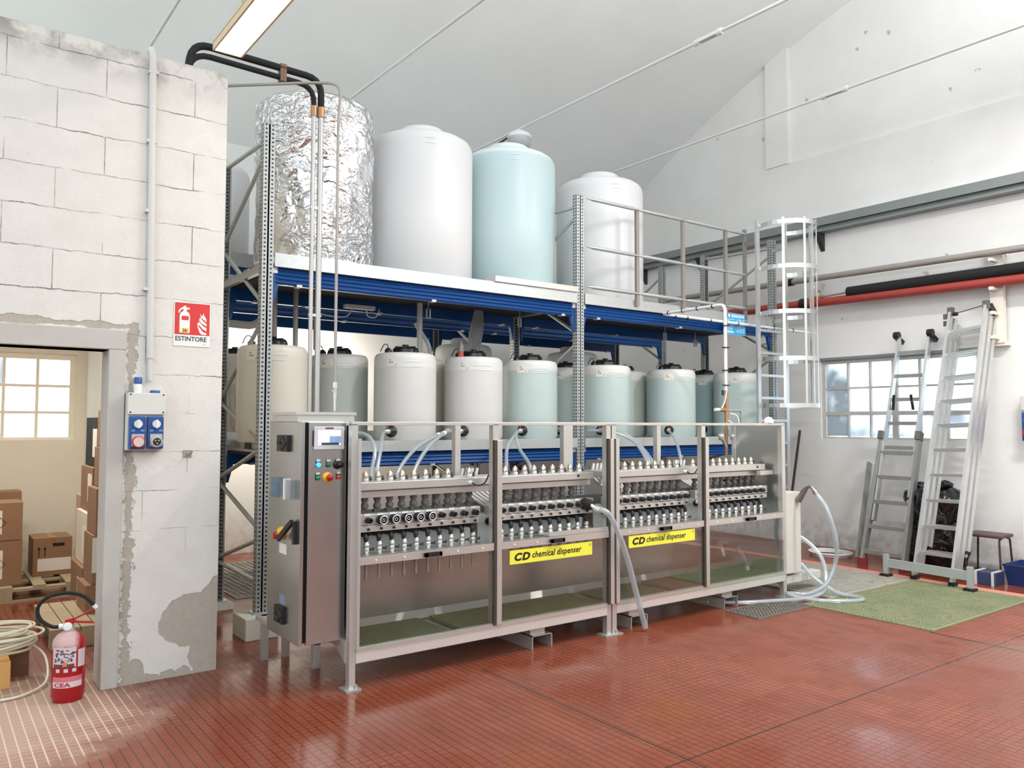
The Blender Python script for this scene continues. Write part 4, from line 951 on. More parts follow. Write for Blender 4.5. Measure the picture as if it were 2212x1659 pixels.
# posts
for x, w in ((2.158, .042), (3.222, .05), (4.290, .045), (4.348, .045), (5.403, .05), (6.54, .05)):
    leg = w < .05 or x > 6
    MB().box(x-w/2, x+w/2, YFm, YFm+.05, 0 if leg else .225, 1.61).build('front_post', steel, d, bevel=.002)
    if 6 > x > 2.2:
        MB().box(x-w/2+.018, x+w/2+.010, YFm-.028, YFm-.001, .24, 1.50).build('door_track', steel, d, bevel=.002)
        MB().box(x-w/2-.004, x-w/2+.018, YFm-.024, YFm-.001, .24, 1.50).build('track_seal', mat('dark_seal', (74, 66, 60), .5, .4), d)
    elif x < 3:
        MB().box(x+.018, x+.036, YFm-.02, YFm, .24, 1.52).build('door_track', steel, d)
for x in (2.158, 4.32, 6.54):
    w = .05 if x != 4.32 else .09
    MB().box(x-w-.0, x+w+.0, YFm-.03, YFm+.08, 0, .010).build('foot_plate', galv, d)
    b = MB(); b.cyl((x+w*.45, YFm-.01, .01), (x+w*.45, YFm-.01, .035), .008, n=8); b.build('anchor_bolt', galv, d)
for x in (2.158, 3.25, 4.335, 5.42, 6.54):
    z0 = 0 if x in (2.158, 4.335, 6.54) else .2
    w = .05 if x == 4.335 else .024
    MB().box(x-w, x+w, YBm-.05, YBm, z0, 1.605).build('back_post', steel, d, bevel=.002)
MB().box(XL, XR, YFm, YFm+.05, 1.602, 1.624).build('top_rail', steel, d, bevel=.002)
MB().box(XL, XR, YBm-.05, YBm, 1.602, 1.622).build('top_rail', steel, d, bevel=.002)
for x0, x1 in ((2.18, 4.268), (4.37, 6.54)):
    MB().box(x0, x1, YFm-.005, YFm+.05, .155, .222).build('bottom_rail', mat('satin_stainless', (220, 217, 212), .32, .5, .06), d, bevel=.004)
    MB().box(x0, x1, YFm-.012, YFm+.02, .222, .25).build('sill', steel, d, bevel=.002)
MB().box(XL, XR, YBm-.05, YBm, .155, .222).build('bottom_rail', steel, d)
b = MB().prism([(YFm+.05, .155), (YFm+.05, .29), (YFm+.28, .29)], lambda u, v, q: (q, u, v), 2.13, 2.15); b.build('gusset', steel, d)
# body sheets
b = MB(); b.box(2.2, 6.52, YBm-.062, YBm-.052, .285, 1.02); b.build('back_panel', brushed_m, d)
b = MB(); b.add([(2.2, YBm-.11, .235), (6.52, YBm-.11, .235), (6.52, YBm-.064, .285), (2.2, YBm-.064, .285)], [(0, 1, 2, 3)]); b.build('sloped_sheet', steel, d)
MB().box(2.18, 6.52, YFm+.03, YBm-.05, .20, .215).build('sump_floor', steel, d)
b = MB(); b.box(6.52, 6.53, YFm+.05, YBm-.05, .2, 1.60); b.build('end_wall', brushed_m, d)
MB().box(2.19, 2.195, YFm+.05, YBm-.05, .2, 1.6).build('end_wall', brushed_m, d)
# moulded floor gratings in the sump
for x0, x1 in ((2.22, 2.86), (2.98, 4.25), (4.40, 4.98), (5.12, 6.50)):
    b = MB(); n = int((x1-x0)/.03)
    for i in range(n+1): xx = x0+(x1-x0)*i/n; b.box(xx-.009, xx+.009, YFm+.06, YBm-.12, .222, .246)
    n = 15
    for i in range(n+1): yy = YFm+.06+(YBm-.12-YFm-.06)*i/n; b.box(x0, x1, yy-.008, yy+.008, .222, .243)
    b.build('floor_grate', m_green, d)
    MB().box(x0, x1, YFm+.06, YBm-.12, .216, .221).build('sump_water', pit_green, d)
# valve desk
for x0, x1 in ((2.19, 4.26), (4.38, 6.45)):
    MB().box(x0, x1, 4.66, 4.90, 1.185, 1.238).build('upper_channel', steel, d, bevel=.004)
    MB().box(x0, x1, 4.70, 4.74, 1.135, 1.178).build('lower_channel', steel, d, bevel=.003)
for x in (3.10, 5.32):
    s = MB().lathe([(.014, 0), (.014, .018), (.009, .022), (.0001, .023)], (x, 4.66, 1.205), 14, (0, -1, 0)).build('proximity_sensor', white, d)
    MB().tube(spline([(x, 4.637, 1.205), (x+.04, 4.625, 1.185), (x+.10, 4.625, 1.20), (x+.125, 4.60, 1.27)], 6), .005, 6).build('sensor_cable', black, s)
for x in (4.10, 6.33): MB().cyl((x, 4.66, 1.215), (x, 4.655, 1.215), .010, n=10).build('hole_plug', ink, d)
MB().box(6.32, 6.515, 4.62, 4.66, 1.14, 1.178).build('corner_bracket', steel, d)
tray_m = greyplate
VX = []
for k, (x0, x1) in enumerate(BAY):
    xe = (3.185, 4.255, 5.365, 6.47)[k]
    pz = 1.0
    MB().box(x0+.015, xe, 4.655, 4.72, .968, 1.035).build('manifold', steel, d, bevel=.003)
    MB().box(x0+.015, xe-.02, 4.645, 4.655, .925, .962).build('sensor_strip', steel, d, bevel=.002)
    MB().box(x0+.01, x1, 4.80, 4.81, .765, .968).build('splash_back', greyplate, d)
    MB().box(x0+.0, x1, 4.555, 4.81, .755, .765).build('spout_shelf', steel, d)
    xs0 = (2.315, 3.36, 4.50, 5.53)[k]
    for i in range(10):
        x = xs0+i*.0905 if k < 3 else xs0+i*.0925
        VX.append((k, i, x))
for k, i, x in VX:
    # coupling port on the manifold
    big = k == 0 and 1 <= i <= 5
    r = .030 if big else .019
    p = MB().lathe([(r, 0), (r, .028 if big else .045), (r*.75, .05), (r*.72, .05), (r*.70, .012), (.0001, .012)], (x, 4.655, .998), 18, (0, -1, 0)).build('coupling_port', black, d)
    if big:
        MB().lathe([(r*.97, .05), (r*.97, .056), (r*.72, .056), (r*.72, .05)], (x, 4.655, .998), 18, (0, -1, 0)).build('steel_ring', galv, p)
        MB().lathe([(r*.40, .03), (r*.40, .052), (r*.28, .054), (.0001, .03)], (x, 4.655, .998), 14, (0, -1, 0)).build('port_core', galv, p)
    MB().box(x-.026, x+.018, 4.648, 4.655, 1.026, 1.038).build('port_label', white, d)
    MB().lathe([(.008, 0), (.008, .012), (.0001, .012)], (x+.002, 4.645, .942), 10, (0, -1, 0)).build('sensor_dot', ink, d)
    # plastic check valve above the manifold
    if not (k == 1 and i == 9):
        b = MB(); b.lathe([(.014, 0), (.014, .02), (.026, .03), (.026, .052), (.018, .058), (.018, .072), (.024, .076), (.024, .10)], (x+.03, 4.76, 1.035), 10); b.box(x+.004, x+.016, 4.74, 4.78, 1.036, 1.055)
        b.build('check_valve', dgrey, d)
    # actuator on the upper channel
    if not (k == 0 and i == 8):
        a = MB().lathe([(.024, 0), (.024, .014), (.018, .018)], (x+.055, 4.80, 1.238), 14).build('actuator_base', galv, d)
        MB().lathe([(.020, .018), (.020, .042), (.017, .050), (.010, .055), (.008, .062), (.0001, .064)], (x+.055, 4.80, 1.238), 14).build('actuator_head', brass, a)
        b = MB(); b.cyl((x+.085, 4.79, 1.238), (x+.085, 4.79, 1.268), .006, n=8); b.box(x+.08, x+.094, 4.783, 4.797, 1.240, 1.252); b.build('air_fitting', mat('dark_fitting', (70, 68, 66), .4, .4), a)
    # outlet elbow, ball valve and dip spout
    if not (k == 3 and i in (0,)) and not (k == 2 and i == 9 and False):
        xv = x-.02 if k == 0 else x-.01
        b = MB(); b.tube(bend([(xv, 4.80, .905), (xv, 4.72, .905), (xv+.012, 4.66, .905), (xv+.018, 4.66, .862)], .025, 4), .016, 8); b.lathe([(.027, 0), (.027, .022)], (xv, 4.80, .905), 12, (0, -1, 0))
        b.build('outlet_elbow', black, d)
        v = MB().lathe([(.012, .01), (.015, .0), (.015, -.022), (.020, -.024), (.020, -.038), (.013, -.04), (.022, -.050), (.022, -.068), (.013, -.072), (.016, -.074), (.016, -.092), (.011, -.094), (.011, -.105)], (xv+.018, 4.66, .872), 12).build('ball_valve', steel, d)
        b = MB(); b.bar((xv+.018, 4.65, .815), (xv+.052, 4.63, .818), .008, .012); b.bar((xv+.05, 4.63, .806), (xv+.054, 4.63, .83), .006, .006); b.build('valve_lever', mat('dark_lever', (88, 80, 74), .35, .8), v)
        z1 = .625 if k != 3 else .66
        MB().tube([(xv+.018, 4.66, .77), (xv+.018, 4.66, z1)], .0125 if k < 3 else .009, 8).build('dip_spout', steel, v)
        MB().lathe([(.022, 0), (.020, .008)], (xv+.018, 4.66, .765), 12).build('spout_seat', black, v)
for k, x in ((0, 3.135), (1, 4.235), (1, 4.12), (2, 5.39)):
    MB().lathe([(.024, 0), (.024, .05), (.016, .05), (.016, .02), (.0001, .02)], (x-.03, 4.80, .905), 14, (0, -1, 0)).build('spare_port', black, d)
# sliding doors
for k, (x0, x1) in enumerate(BAY):
    dr = MB().box(x0+.008, x1-.004, 4.506, 4.512, .245, .752).build('door', doorglass, d)
    b = MB(); b.box(x0+.002, x1+.002, 4.498, 4.520, .748, .798); b.box(x0+.002, x1+.002, 4.505, 4.545, .792, .798); b.build('door_rail', steel, dr)
    b = MB()
    for i in range(5 if k != 1 else 3): b.cyl((x0+.12+i*.2, 4.498, .772), (x0+.12+i*.2, 4.494, .772), .006, n=8)
    b.build('rail_rivet', white, dr)
    xc = (2.70, 3.745, 4.886, 5.99)[k]
    b = MB(); b.box(xc-.062, xc+.062, 4.470, 4.482, .757, .786); b.box(xc-.062, xc-.042, 4.470, 4.498, .757, .782); b.box(xc+.042, xc+.062, 4.470, 4.498, .757, .782); b.build('handle', black, dr)
    if k in (1, 2):
        sx0, sx1, sz0, sz1 = ((3.331, 4.102, .634, .731), (4.487, 5.263, .644, .738))[k-1]
        b = MB(); b.box(sx0, sx1, 4.5045, 4.5055, sz0, sz1); b.cur = 1; fs = lambda u, v: (u, 4.5040, v)
        b.text('CD', .082, lambda u, v: fs(sx0+.035+u, sz0+.024+v*.86), shear=.22, bold=.0042, sx=1.1, sp=1.16)
        b.text('chemical dispenser', .066, lambda u, v: fs(sx0+.195+u, sz0+.032+v*.92), shear=.22, bold=.0018, sx=.86, sp=1.06)
        b.text('®', .026, lambda u, v: fs(sx1-.032+u, sz1-.03+v), shear=.1)
        b.build('name_plate', [yellow, ink], dr)
b = MB(); b.box(3.68, 4.262, 4.50, 4.64, .802, .812); b.box(3.68, 4.262, 4.498, 4.50, .800, .830); b.box(4.235, 4.262, 4.492, 4.5, .75, .80); b.build('loose_flap', steel, d)
# fork pockets under the frame
for x0 in (3.57, 4.56, 5.70):
    b = MB(); x1 = x0+.185; b.box(x0, x0+.008, 4.555, 5.06, 0, .098); b.box(x1-.008, x1, 4.555, 5.06, 0, .098); b.box(x0, x1, 4.555, 5.06, .09, .098); b.build('fork_pocket', steel, d)
    MB().box(x0, x1-.05, 4.58, 5.04, .098, .157).build('pocket_spacer', steel, d)
# fittings inside the right hand bay
p = MB().tube(spline([(6.30, 4.99, .47), (6.20, 4.99, .49), (6.13, 4.93, .45), (6.13, 4.90, .37)], 6), .024, 10).build('drain_bend', steel, d)
b = MB(); b.tube([(6.42, 4.95, .42), (6.30, 4.80, .36), (6.27, 4.74, .31)], .016, 8); b.bar((6.25, 4.72, .30), (6.42, 4.80, .31), .03, .012); b.tube(spline([(6.27, 4.72, .31), (6.19, 4.68, .30), (6.17, 4.66, .265)], 5), .02, 8); b.build('drain_valve', steel, d)
b = MB(); b.tube(bend([(6.18, 4.94, 1.08), (6.18, 4.80, 1.08), (6.25, 4.76, 1.08)], .03), .014, 8); b.lathe([(.03, 0), (.03, .02)], (6.25, 4.77, 1.08), 14, (0, -1, 0)); b.build('rinse_nozzle', black, d)
# right hand end box
e = MB().box(6.575, 6.86, 4.56, 4.98, .20, .965).build('end_box', mat('light_grey_enamel', (196, 193, 186), .5, 0, .05, 5), d, bevel=.004)
MB().box(6.60, 7.22, 4.585, 4.70, .10, .175).build('base_beam', mat('light_grey_enamel', (214, 212, 206)), d, bevel=.004)
for z in (.52, .30): MB().cyl((6.86, 4.66, z), (6.89, 4.66, z), .026, n=14).build('hose_socket', mat('dark_fitting', (70, 68, 66)), e)
tag(MB().lathe([(.05, 0), (.055, .02), (.035, .05), (.0001, .06)], (6.36, 4.55, 1.624), 10, rad=lambda q, r, z: r*(1+.35*math.sin(2*q+1)+.2*math.sin(5*q))).build('white_cloth', paper), 'crumpled white rag on the right end of the dispenser top rail', 'rag')

# ================================================================== hoses
def hose(name, label, cat, pts, r, m=hosem, n=8, group=None):
    return tag(MB().tube(spline(pts, n), r, 10).build(name, m), label, cat, group)
HG = 'clear hoses from the tanks to the dispenser'
def tail(cx, cy): return (cx-.80*.43, cy-.60*.43, Z0+.085)
def feed(label, p0, x1, y1=5.02, mid=None, r=.016, clamp=False):
    x0, y0, z0 = p0; q = mid or ((x0*.62+x1*.38, y0*.6+y1*.4, z0-.005), (x0*.28+x1*.72, y0*.28+y1*.72, 1.40))
    t = thing('feed_hose', label, 'hose', p0, HG)
    pts = [(x0+.06, y0+.05, z0), p0, *q, (x1, y1, 1.25), (x1-.005, y1-.01, 1.13)]
    MB().tube(spline(pts, 8), r, 10).build('tube', hosem, t)
    if clamp:
        P = spline(pts, 8); c = P[18]; e = (P[19]-P[17]).normalized()
        MB().tube([c-e*.018, c+e*.018], r+.005, 10).build('hose_clamp', white, t)
feed('clear hose arching down from the left end of the machine, leftmost behind the rail', (2.62, 5.85, 1.535), 2.74, 5.45, ((2.78, 5.66, 1.53), (2.80, 5.52, 1.42)))
feed('clear hose from the black outlet of the first white tank', tail(3.60, 6.5), 2.80, 5.48, ((2.98, 5.75, 1.50), (2.88, 5.58, 1.41)))
feed('clear hose with white clamp, left of the pair crossing the blue shelf beam', tail(4.36, 6.5), 2.95, 5.42, ((3.62, 5.85, 1.535), (3.20, 5.58, 1.42)), clamp=True)
feed('clear hose with white clamp, right of the pair crossing the blue shelf beam', (3.92, 6.30, 1.555), 3.09, 5.42, ((3.62, 5.80, 1.55), (3.30, 5.56, 1.43)), clamp=True)
feed('clear hose, left of the two under the outlet of the front teal tank', tail(5.06, 6.5), 4.03, 5.50, ((4.50, 6.02, 1.50), (4.20, 5.72, 1.40)))
feed('clear hose, right of the two under the outlet of the front teal tank', (4.73, 6.25, 1.535), 4.32, 5.55, ((4.52, 6.02, 1.50), (4.40, 5.80, 1.38)))
feed('uppermost of the clear hoses arching right of the middle post', tail(6.12, 6.5), 5.73, 5.50, ((5.62, 5.98, 1.55), (5.78, 5.75, 1.45)))
feed('second of the clear hoses arching right of the middle post', (5.62, 6.20, 1.54), 5.79, 5.53, ((5.76, 5.98, 1.53), (5.85, 5.76, 1.43)))
feed('innermost of the clear hoses arching right of the middle post', (5.75, 6.25, 1.54), 5.86, 5.56, ((5.88, 6.02, 1.53), (5.93, 5.82, 1.42)))
feed('clear hose slanting down from the second last front teal tank', tail(7.19, 6.5), 6.22, 5.50, ((6.60, 5.95, 1.49), (6.35, 5.66, 1.40)))
# bundles of white tubes behind the valve rows
for j, (xa, xb, n, lab) in enumerate(((3.32, 3.10, 5, 'white tube among those curving up behind the first two bays'), (4.72, 4.50, 6, 'white tube among those curving up beside the middle back post'), (5.75, 5.55, 4, 'white tube among those slanting behind the third bay'))):
    for i in range(n):
        x = xa+i*.045
        hose('valve_tube', lab, 'hose', [(x, 5.16, 1.27), (x-.02, 5.15, 1.16), (x+(xb-xa)*.5+.2, 5.12, 1.06), (x+(xb-xa)+.3, 4.90, 1.0)], .013, pvcgrey, 5, 'white tubes behind the valve rows %d' % (j+1) if False else lab)
# rinse hose in front of the third bay
t = thing('rinse_hose', 'clear hose plugged into a black coupling on the dispenser front, hanging to the floor', 'hose', (4.30, 4.5, 0))
MB().tube(spline([(4.165, 4.55, .965), (4.215, 4.455, .94), (4.32, 4.44, .77), (4.42, 4.44, .545), (4.50, 4.44, .31), (4.575, 4.44, .10), (4.60, 4.44, .028)], 8), .022, 12).build('tube', hosem, t)
b = MB(); b.lathe([(.030, 0), (.045, .01), (.045, .06), (.035, .065), (.035, .09), (.028, .095)], (4.150, 4.66, 1.0), 20, (.1, -1, -.1)); b.build('coupling', rubber, t)
b = MB(); b.tube([(4.155, 4.575, .992), (4.175, 4.53, .96)], .017, 10); b.tube([(4.168, 4.54, .967), (4.182, 4.50, .955)], .026, 10); b.build('hose_tail', steel, t)
# spray wand hose at the right end
t = thing('spray_hose', 'clear hose with stainless spray wand looping over the floor at the right end', 'hose', (6.9, 4.5, 0))
xw = 6.80
MB().tube(spline([(xw, 4.355, .965), (xw+.02, 4.26, .83), (xw+.05, 4.19, .55), (xw+.07, 4.21, .34), (xw+.0, 4.26, .14), (xw-.10, 4.38, .04), (6.62, 4.47, .035), (6.50, 4.47, .05), (6.52, 4.36, .03), (6.60, 4.16, .026), (6.78, 4.02, .026), (6.92, 3.98, .026), (6.99, 4.06, .026), (6.96, 4.25, .04), (6.92, 4.45, .14), (6.93, 4.6, .25), (6.89, 4.66, .30)], 8), .021, 12).build('tube', hosem, t)
b = MB(); b.tube(bend([(xw, 4.355, .965), (xw, 4.41, 1.035), (xw, 4.49, .985), (xw, 4.53, .93)], .03, 4), [.015]*15 if False else .015, 10); b.tube([(xw, 4.46, 1.005), (xw, 4.545, .885)], [.02, .034], 14); b.tube([(xw, 4.352, .962), (xw, 4.372, .988)], .024, 10); b.build('spray_wand', mat('worn_wand_metal', (150, 138, 130), .35, .8), t)
hose('drain_hose', 'clear hose running from the end box along the floor under the machine', 'hose', [(6.89, 4.66, .52), (6.96, 4.60, .50), (7.0, 4.45, .36), (6.95, 4.36, .18), (6.80, 4.30, .06), (6.55, 4.32, .026), (6.25, 4.42, .026), (5.95, 4.55, .026), (5.7, 4.75, .03)], .02)

# ================================================================== emergency shower
t = thing('emergency_shower', 'wrapped white water pipe of the emergency shower rising behind the dispenser', 'pipe', (6.5, 5.15, 1.2))
wrap = mat('white_pipe_wrap', (222, 222, 222), .45, 0, .06, 25)
MB().tube(bend([(9.4, 6.0, 2.80), (6.5, 6.0, 2.815), (6.5, 5.15, 2.82), (6.5, 5.15, 1.95)], .07), .017, 12).build('wrapped_pipe', wrap, t)
MB().tube([(6.52, 5.15, 2.75), (6.525, 5.15, 1.95)], .009, 8).build('tracing_line', mat('copper_line', (170, 140, 132), .4, .5), t)
b = MB()
for z in (2.60, 2.38, 2.15, 2.0): b.box(6.472, 6.538, 5.125, 5.175, z, z+.008)
for x in (8.9, 8.5, 7.8, 7.3, 6.9, 6.7): b.tube([(x, 6.0, 2.806), (x+.01, 6.0, 2.806)], .0225, 10)
for y in (5.9, 5.7, 5.5, 5.3): b.tube([(6.5, y, 2.8175), (6.5, y+.01, 2.8175)], .0225, 10)
b.build('cable_tie', ink, t)
b = MB(); b.tube([(6.51, 5.15, 1.95), (6.51, 5.15, 1.88)], .016, 10); b.tube([(6.51, 5.15, 1.88), (6.51, 5.15, 1.62)], .022, 10); b.tube([(6.51, 5.15, 1.82), (6.51, 5.15, 1.80)], .028, 8); b.tube([(6.40, 5.15, 1.755), (6.51, 5.15, 1.755)], .018, 8); b.build('mixer_body', copper, t)
b = MB(); b.tube(bend([(6.53, 5.15, 1.75), (6.74, 5.15, 1.75), (6.74, 5.15, 1.45)], .03), .011, 8); b.build('side_pipe', mat('grey_pipe', (160, 154, 148)), t)
MB().tube([(6.33, 5.15, 1.757), (6.41, 5.15, 1.757)], .016, 10).build('filter_cap', white, t)
b = MB(); b.tube([(6.50, 5.15, 1.66), (6.56, 5.13, 1.62)], .018, 8); b.build('relief_valve', steel, t)
b = MB(); b.bar((6.43, 5.13, 1.90), (6.43, 5.13, 1.95), .012, .02); b.build('valve_lever', black, t)
MB().tube(spline([(6.50, 5.14, 1.95), (6.47, 5.14, 1.84), (6.42, 5.14, 1.77)], 6), .007, 6).build('plastic_tube', white, t)
MB().tube(spline([(6.56, 5.15, 1.72), (6.66, 5.14, 1.69), (6.71, 5.14, 1.55)], 6), .008, 6).build('plastic_tube', white, t)
b = MB(); b.tube([(6.50, 5.15, 1.62), (6.50, 5.15, 1.30)], .015, 10); b.tube([(6.66, 5.15, 1.60), (6.66, 5.15, 1.10)], .014, 10)
for z in (1.54, 1.51, 1.35): b.tube([(6.50, 5.15, z), (6.50, 5.15, z+.015)], .022, 8); b.tube([(6.66, 5.15, z), (6.66, 5.15, z+.015)], .022, 8)
b.build('riser', copper, t)
for x in (6.36, 6.54):
    b = MB(); b.tube([(x+.10, 5.12, 1.38), (x, 5.10, 1.50)], .016, 8); b.lathe([(.028, 0), (.028, .05), (.02, .055), (.0001, .055)], (x, 5.10, 1.47), 14, (-.4, -.3, .6)); b.build('solenoid_valve', steel, t)
t = thing('notice_board', 'light blue notice board with faint white print on the rack beside the shower pipe', 'sign', (7.83, 6.05, 2.68))
MB().box(7.645, 8.008, 6.040, 6.046, 2.675, 2.935).build('panel', skyblue, t)
b = MB(); fs = lambda u, v: (u, 6.0385, v)
for q in range(7): b.box(7.745+q*.035, 7.745+q*.035+.024, 6.0385, 6.040, 2.885, 2.92)
b.box(7.655, 7.715, 6.0385, 6.040, 2.885, 2.92)
random.seed(3)
for r_ in range(9):
    z = 2.86-r_*.018; x = 7.66
    while x < 7.98:
        l = random.uniform(.02, .06)
        if random.random() < .7: b.box(x, min(7.99, x+l), 6.0386, 6.040, z-.004, z+.003)
        x += l+.012
b.box(7.66, 7.78, 6.0386, 6.040, 2.70, 2.712)
b.build('lettering', mat('pale_ink', (206, 228, 240), .5), t)

# ================================================================== ladders against the right wall
def lerp(a, b, t): return Vector(a)*(1-t)+Vector(b)*t
def ladder_section(par, f0, f1, t0, t1, w, d, rungs, nm='stile', m=alu, mr=alu, a=0., c=1., rung_d=.03, caps=None):
    """stiles f0->t0 and f1->t1, rungs at fractions"""
    ax = (Vector(f1)-Vector(f0)).normalized()
    for p, q in ((f0, t0), (f1, t1)):
        MB().bar(lerp(p, q, a), lerp(p, q, c), w, d, (1, 0, .3)).build(nm, m, par)
    for r in rungs:
        p, q = lerp(f0, t0, r), lerp(f1, t1, r)
        MB().bar(p, q, rung_d, rung_d, (0, 0, 1)).build('rung', mr, par)
t = thing('telescopic_ladder', 'weathered telescopic aluminium ladder with red feet leaning at the window, left of the two', 'ladder', (8.75, 4.8, 0), 'ladders leaning on the right wall')
F0, F1, T0, T1 = (8.74, 5.02, .03), (8.72, 4.53, .03), (9.53, 4.96, 2.66), (9.53, 4.56, 2.66)
ladder_section(t, F0, F1, lerp(F0, T0, 1), lerp(F1, T1, 1), .036, .09, [.05+i*.1065 for i in range(5)], 'lower_stile', alu_dirty, alu_dirty, 0, .56, .045)
I0, I1 = lerp(F0, F1, .10), lerp(F1, F0, .10)
ladder_section(t, I0+Vector((.03, 0, 0)), I1+Vector((.03, 0, 0)), Vector(T0)+Vector((.0, -.02, 0)), Vector(T1)+Vector((0, .02, 0)), .026, .07, [.50+i*.107 for i in range(5)], 'upper_stile', alu, alu_dirty, .18, 1, .042)
for p in (F0, F1): MB().box(p[0]-.05, p[0]+.06, p[1]-.035, p[1]+.035, 0, .09).build('rubber_foot', mat('dull_red_rubber', (126, 44, 44), .7), t)
for p in (T0, T1):
    b = MB(); b.tube([(p[0]-.03, p[1]-.03, 2.69), (p[0]-.03, p[1]+.03, 2.69)], .045, 14); b.bar((p[0]-.02, p[1], 2.66), (p[0]+.06, p[1]-.02, 2.60), .05, .05); b.build('hinge_cap', black, t)
for p, q in ((F0, T0), (F1, T1)):
    c = lerp(p, q, .55); MB().bar(c-Vector((.03, 0, .04)), c+Vector((.0, 0, .05)), .055, .10).build('lock_clamp', mat('lock_grey', (96, 94, 92), .5), t)
for dy in (.10, .30):
    c = lerp(F0, T0, .72); MB().bar((c.x-.02, 5.0-dy, c.z+.04), (c.x-.01, 5.0-dy-.02*(1 if dy > .2 else -1), c.z-.14), .03, .01, (1, 0, 0)).build('strap', black, t)
t = thing('extension_ladder', 'three section aluminium extension ladder standing on a stabilizer bar, right of the two', 'ladder', (8.4, 4.0, 0), 'ladders leaning on the right wall')
F0, F1, T0, T1 = Vector((8.40, 4.255, .03)), Vector((8.31, 3.83, .04)), Vector((9.45, 4.30, 2.90)), Vector((9.40, 3.90, 2.93))
for k, (off, z0, z1) in enumerate(((0, 0, 1.0), (.12, .03, .975), (.24, .10, .955))):
    o = Vector((off, 0, -off*.05))
    nrm = (T0-F0).normalized()
    s = thing('x', '', '') if False else None
    rr = [.085+i*.0925 for i in range(10)]
    ladder_section(t, F0+o, F1+o, T0+o, T1+o, .03, .066, rr, 'stile', alu, alu, z0 if k else 0, z1)
for p in (F0, F1): MB().box(p.x-.03, p.x+.05, p.y-.03, p.y+.03, 0, .05).build('rubber_foot', rubber, t)
b = MB(); b.bar((8.30, 4.50, .15), (8.22, 3.62, .15), .03, .09); b.build('stabilizer_bar', mat('dull_aluminium', (190, 196, 194), .4, .5, .08), t)
for p in ((8.30, 4.50), (8.22, 3.62)):
    MB().box(p[0]-.02, p[0]+.02, p[1]-.025, p[1]+.025, .03, .24).build('stabilizer_leg', mat('dull_aluminium', (190, 196, 194)), t)
    MB().box(p[0]-.05, p[0]+.04, p[1]-.05, p[1]+.05, 0, .035).build('rubber_foot', rubber, t)
for p in (T0, T1):
    MB().box(p.x-.035, p.x+.03, p.y-.028, p.y+.028, p.z-.04, p.z+.05).build('guide_bracket', mat('lock_grey', (96, 94, 92)), t)
MB().tube([(T0.x-.01, T0.y-.02, T0.z-.03), (T1.x-.01, T1.y+.02, T1.z-.0)], .005, 6).build('pull_rope', mat('dark_fitting', (70, 68, 66)), t)
b = MB(); b.tube([(T0.x-.01, T0.y-.03, T0.z-.03), (T0.x-.01, T0.y-.075, T0.z-.03)], .022, 10); b.build('pulley', black, t)
for z in (-.02, -.10): MB().box(T0.x-.03, T0.x+.0, T0.y+.03, T0.y+.075, T0.z+z-.06, T0.z+z).build('hook', mat('lock_grey', (96, 94, 92)), t)
b = MB(); b.bar(T1+Vector((.05, 0, .0)), T1+Vector((.14, -.01, -.09)), .06, .07); b.build('guide_shoe', black, t)

# black bag, bars, stool, boxes
t = thing('rubbish_bag', 'big black bin liner wrapped bundle standing behind the two ladders', 'bag', (9.25, 4.42, 0))
random.seed(9)
pp = [random.uniform(0, 6.28) for _ in range(8)]
def lump(q, r, z): return r*(1+.10*math.sin(2*q+pp[0])+.07*math.sin(3*q+pp[1]+5*z)+.05*math.sin(7*q+pp[2]+11*z)+.03*math.sin(13*q+pp[3]-17*z))
MB().lathe([(.20, 0), (.27, .04), (.29, .2), (.27, .35), (.29, .5), (.28, .65), (.30, .78), (.27, .86), (.15, .92), (.10, .95), (.0001, .96)], (9.25, 4.42, 0), 64, rad=lump).build('wrapped_body', bagm, t)
b = MB()
for a, z in ((.4, .92), (2.2, .90), (4.1, .93)): b.lathe([(.0001, 0), (.07, .03), (.08, .07), (.04, .10), (.0001, .11)], (9.25+.12*math.cos(a), 4.42+.16*math.sin(a), z-.04), 14, rad=lambda q, r, z: r*(1+.2*math.sin(3*q)))
b.build('knotted_tufts', bagm, t)
tag(MB().bar((9.13, 5.30, 0.005), (9.63, 5.41, 1.13), .075, .03, (0, 1, 0)).build('steel_bar', mat('grey_bar', (150, 148, 144), .5, .4)), 'flat grey steel bar leaning on the right wall under the window', 'bar')
tag(MB().bar((9.3, 6.42, .005), (9.64, 6.40, 1.53), .03, .02, (0, 1, 0)).build('steel_bar', mat('dark_fitting', (70, 68, 66))), 'thin dark bar leaning on the right wall behind the caged ladder foot', 'bar')
t = thing('stool', 'small brown stool with tubular legs at the right wall', 'stool', (9.37, 3.93, 0))
MB().box(9.21, 9.53, 3.74, 4.12, .405, .44).build('seat', brown, t, bevel=.012)
for sx, sy in ((9.24, 4.09), (9.24, 3.77), (9.50, 4.09), (9.50, 3.77)):
    ox = -.02 if sx < 9.3 else .02; oy = .02 if sy > 4 else -.02
    MB().tube(bend([(sx+(.06 if sx < 9.3 else -.06), sy, .398), (sx, sy, .398), (sx+ox, sy+oy, 0)], .04, 5), .011, 8).build('leg', darkbrown, t)
t = thing('toolbox', 'small blue box with white straps on the floor in front of the stool', 'box', (8.78, 3.70, 0))
MB().box(8.68, 8.88, 3.58, 3.80, 0, .13).build('box', mat('slate_blue', (46, 58, 90), .5), t, bevel=.006)
for y in (3.61, 3.77): MB().box(8.672, 8.888, y-.012, y+.012, 0, .137).build('strap', pvcgrey, t)
t = thing('plastic_tub', 'dark blue plastic tub on the floor at the right picture edge', 'tub', (9.05, 3.38, 0))
b = MB(); 
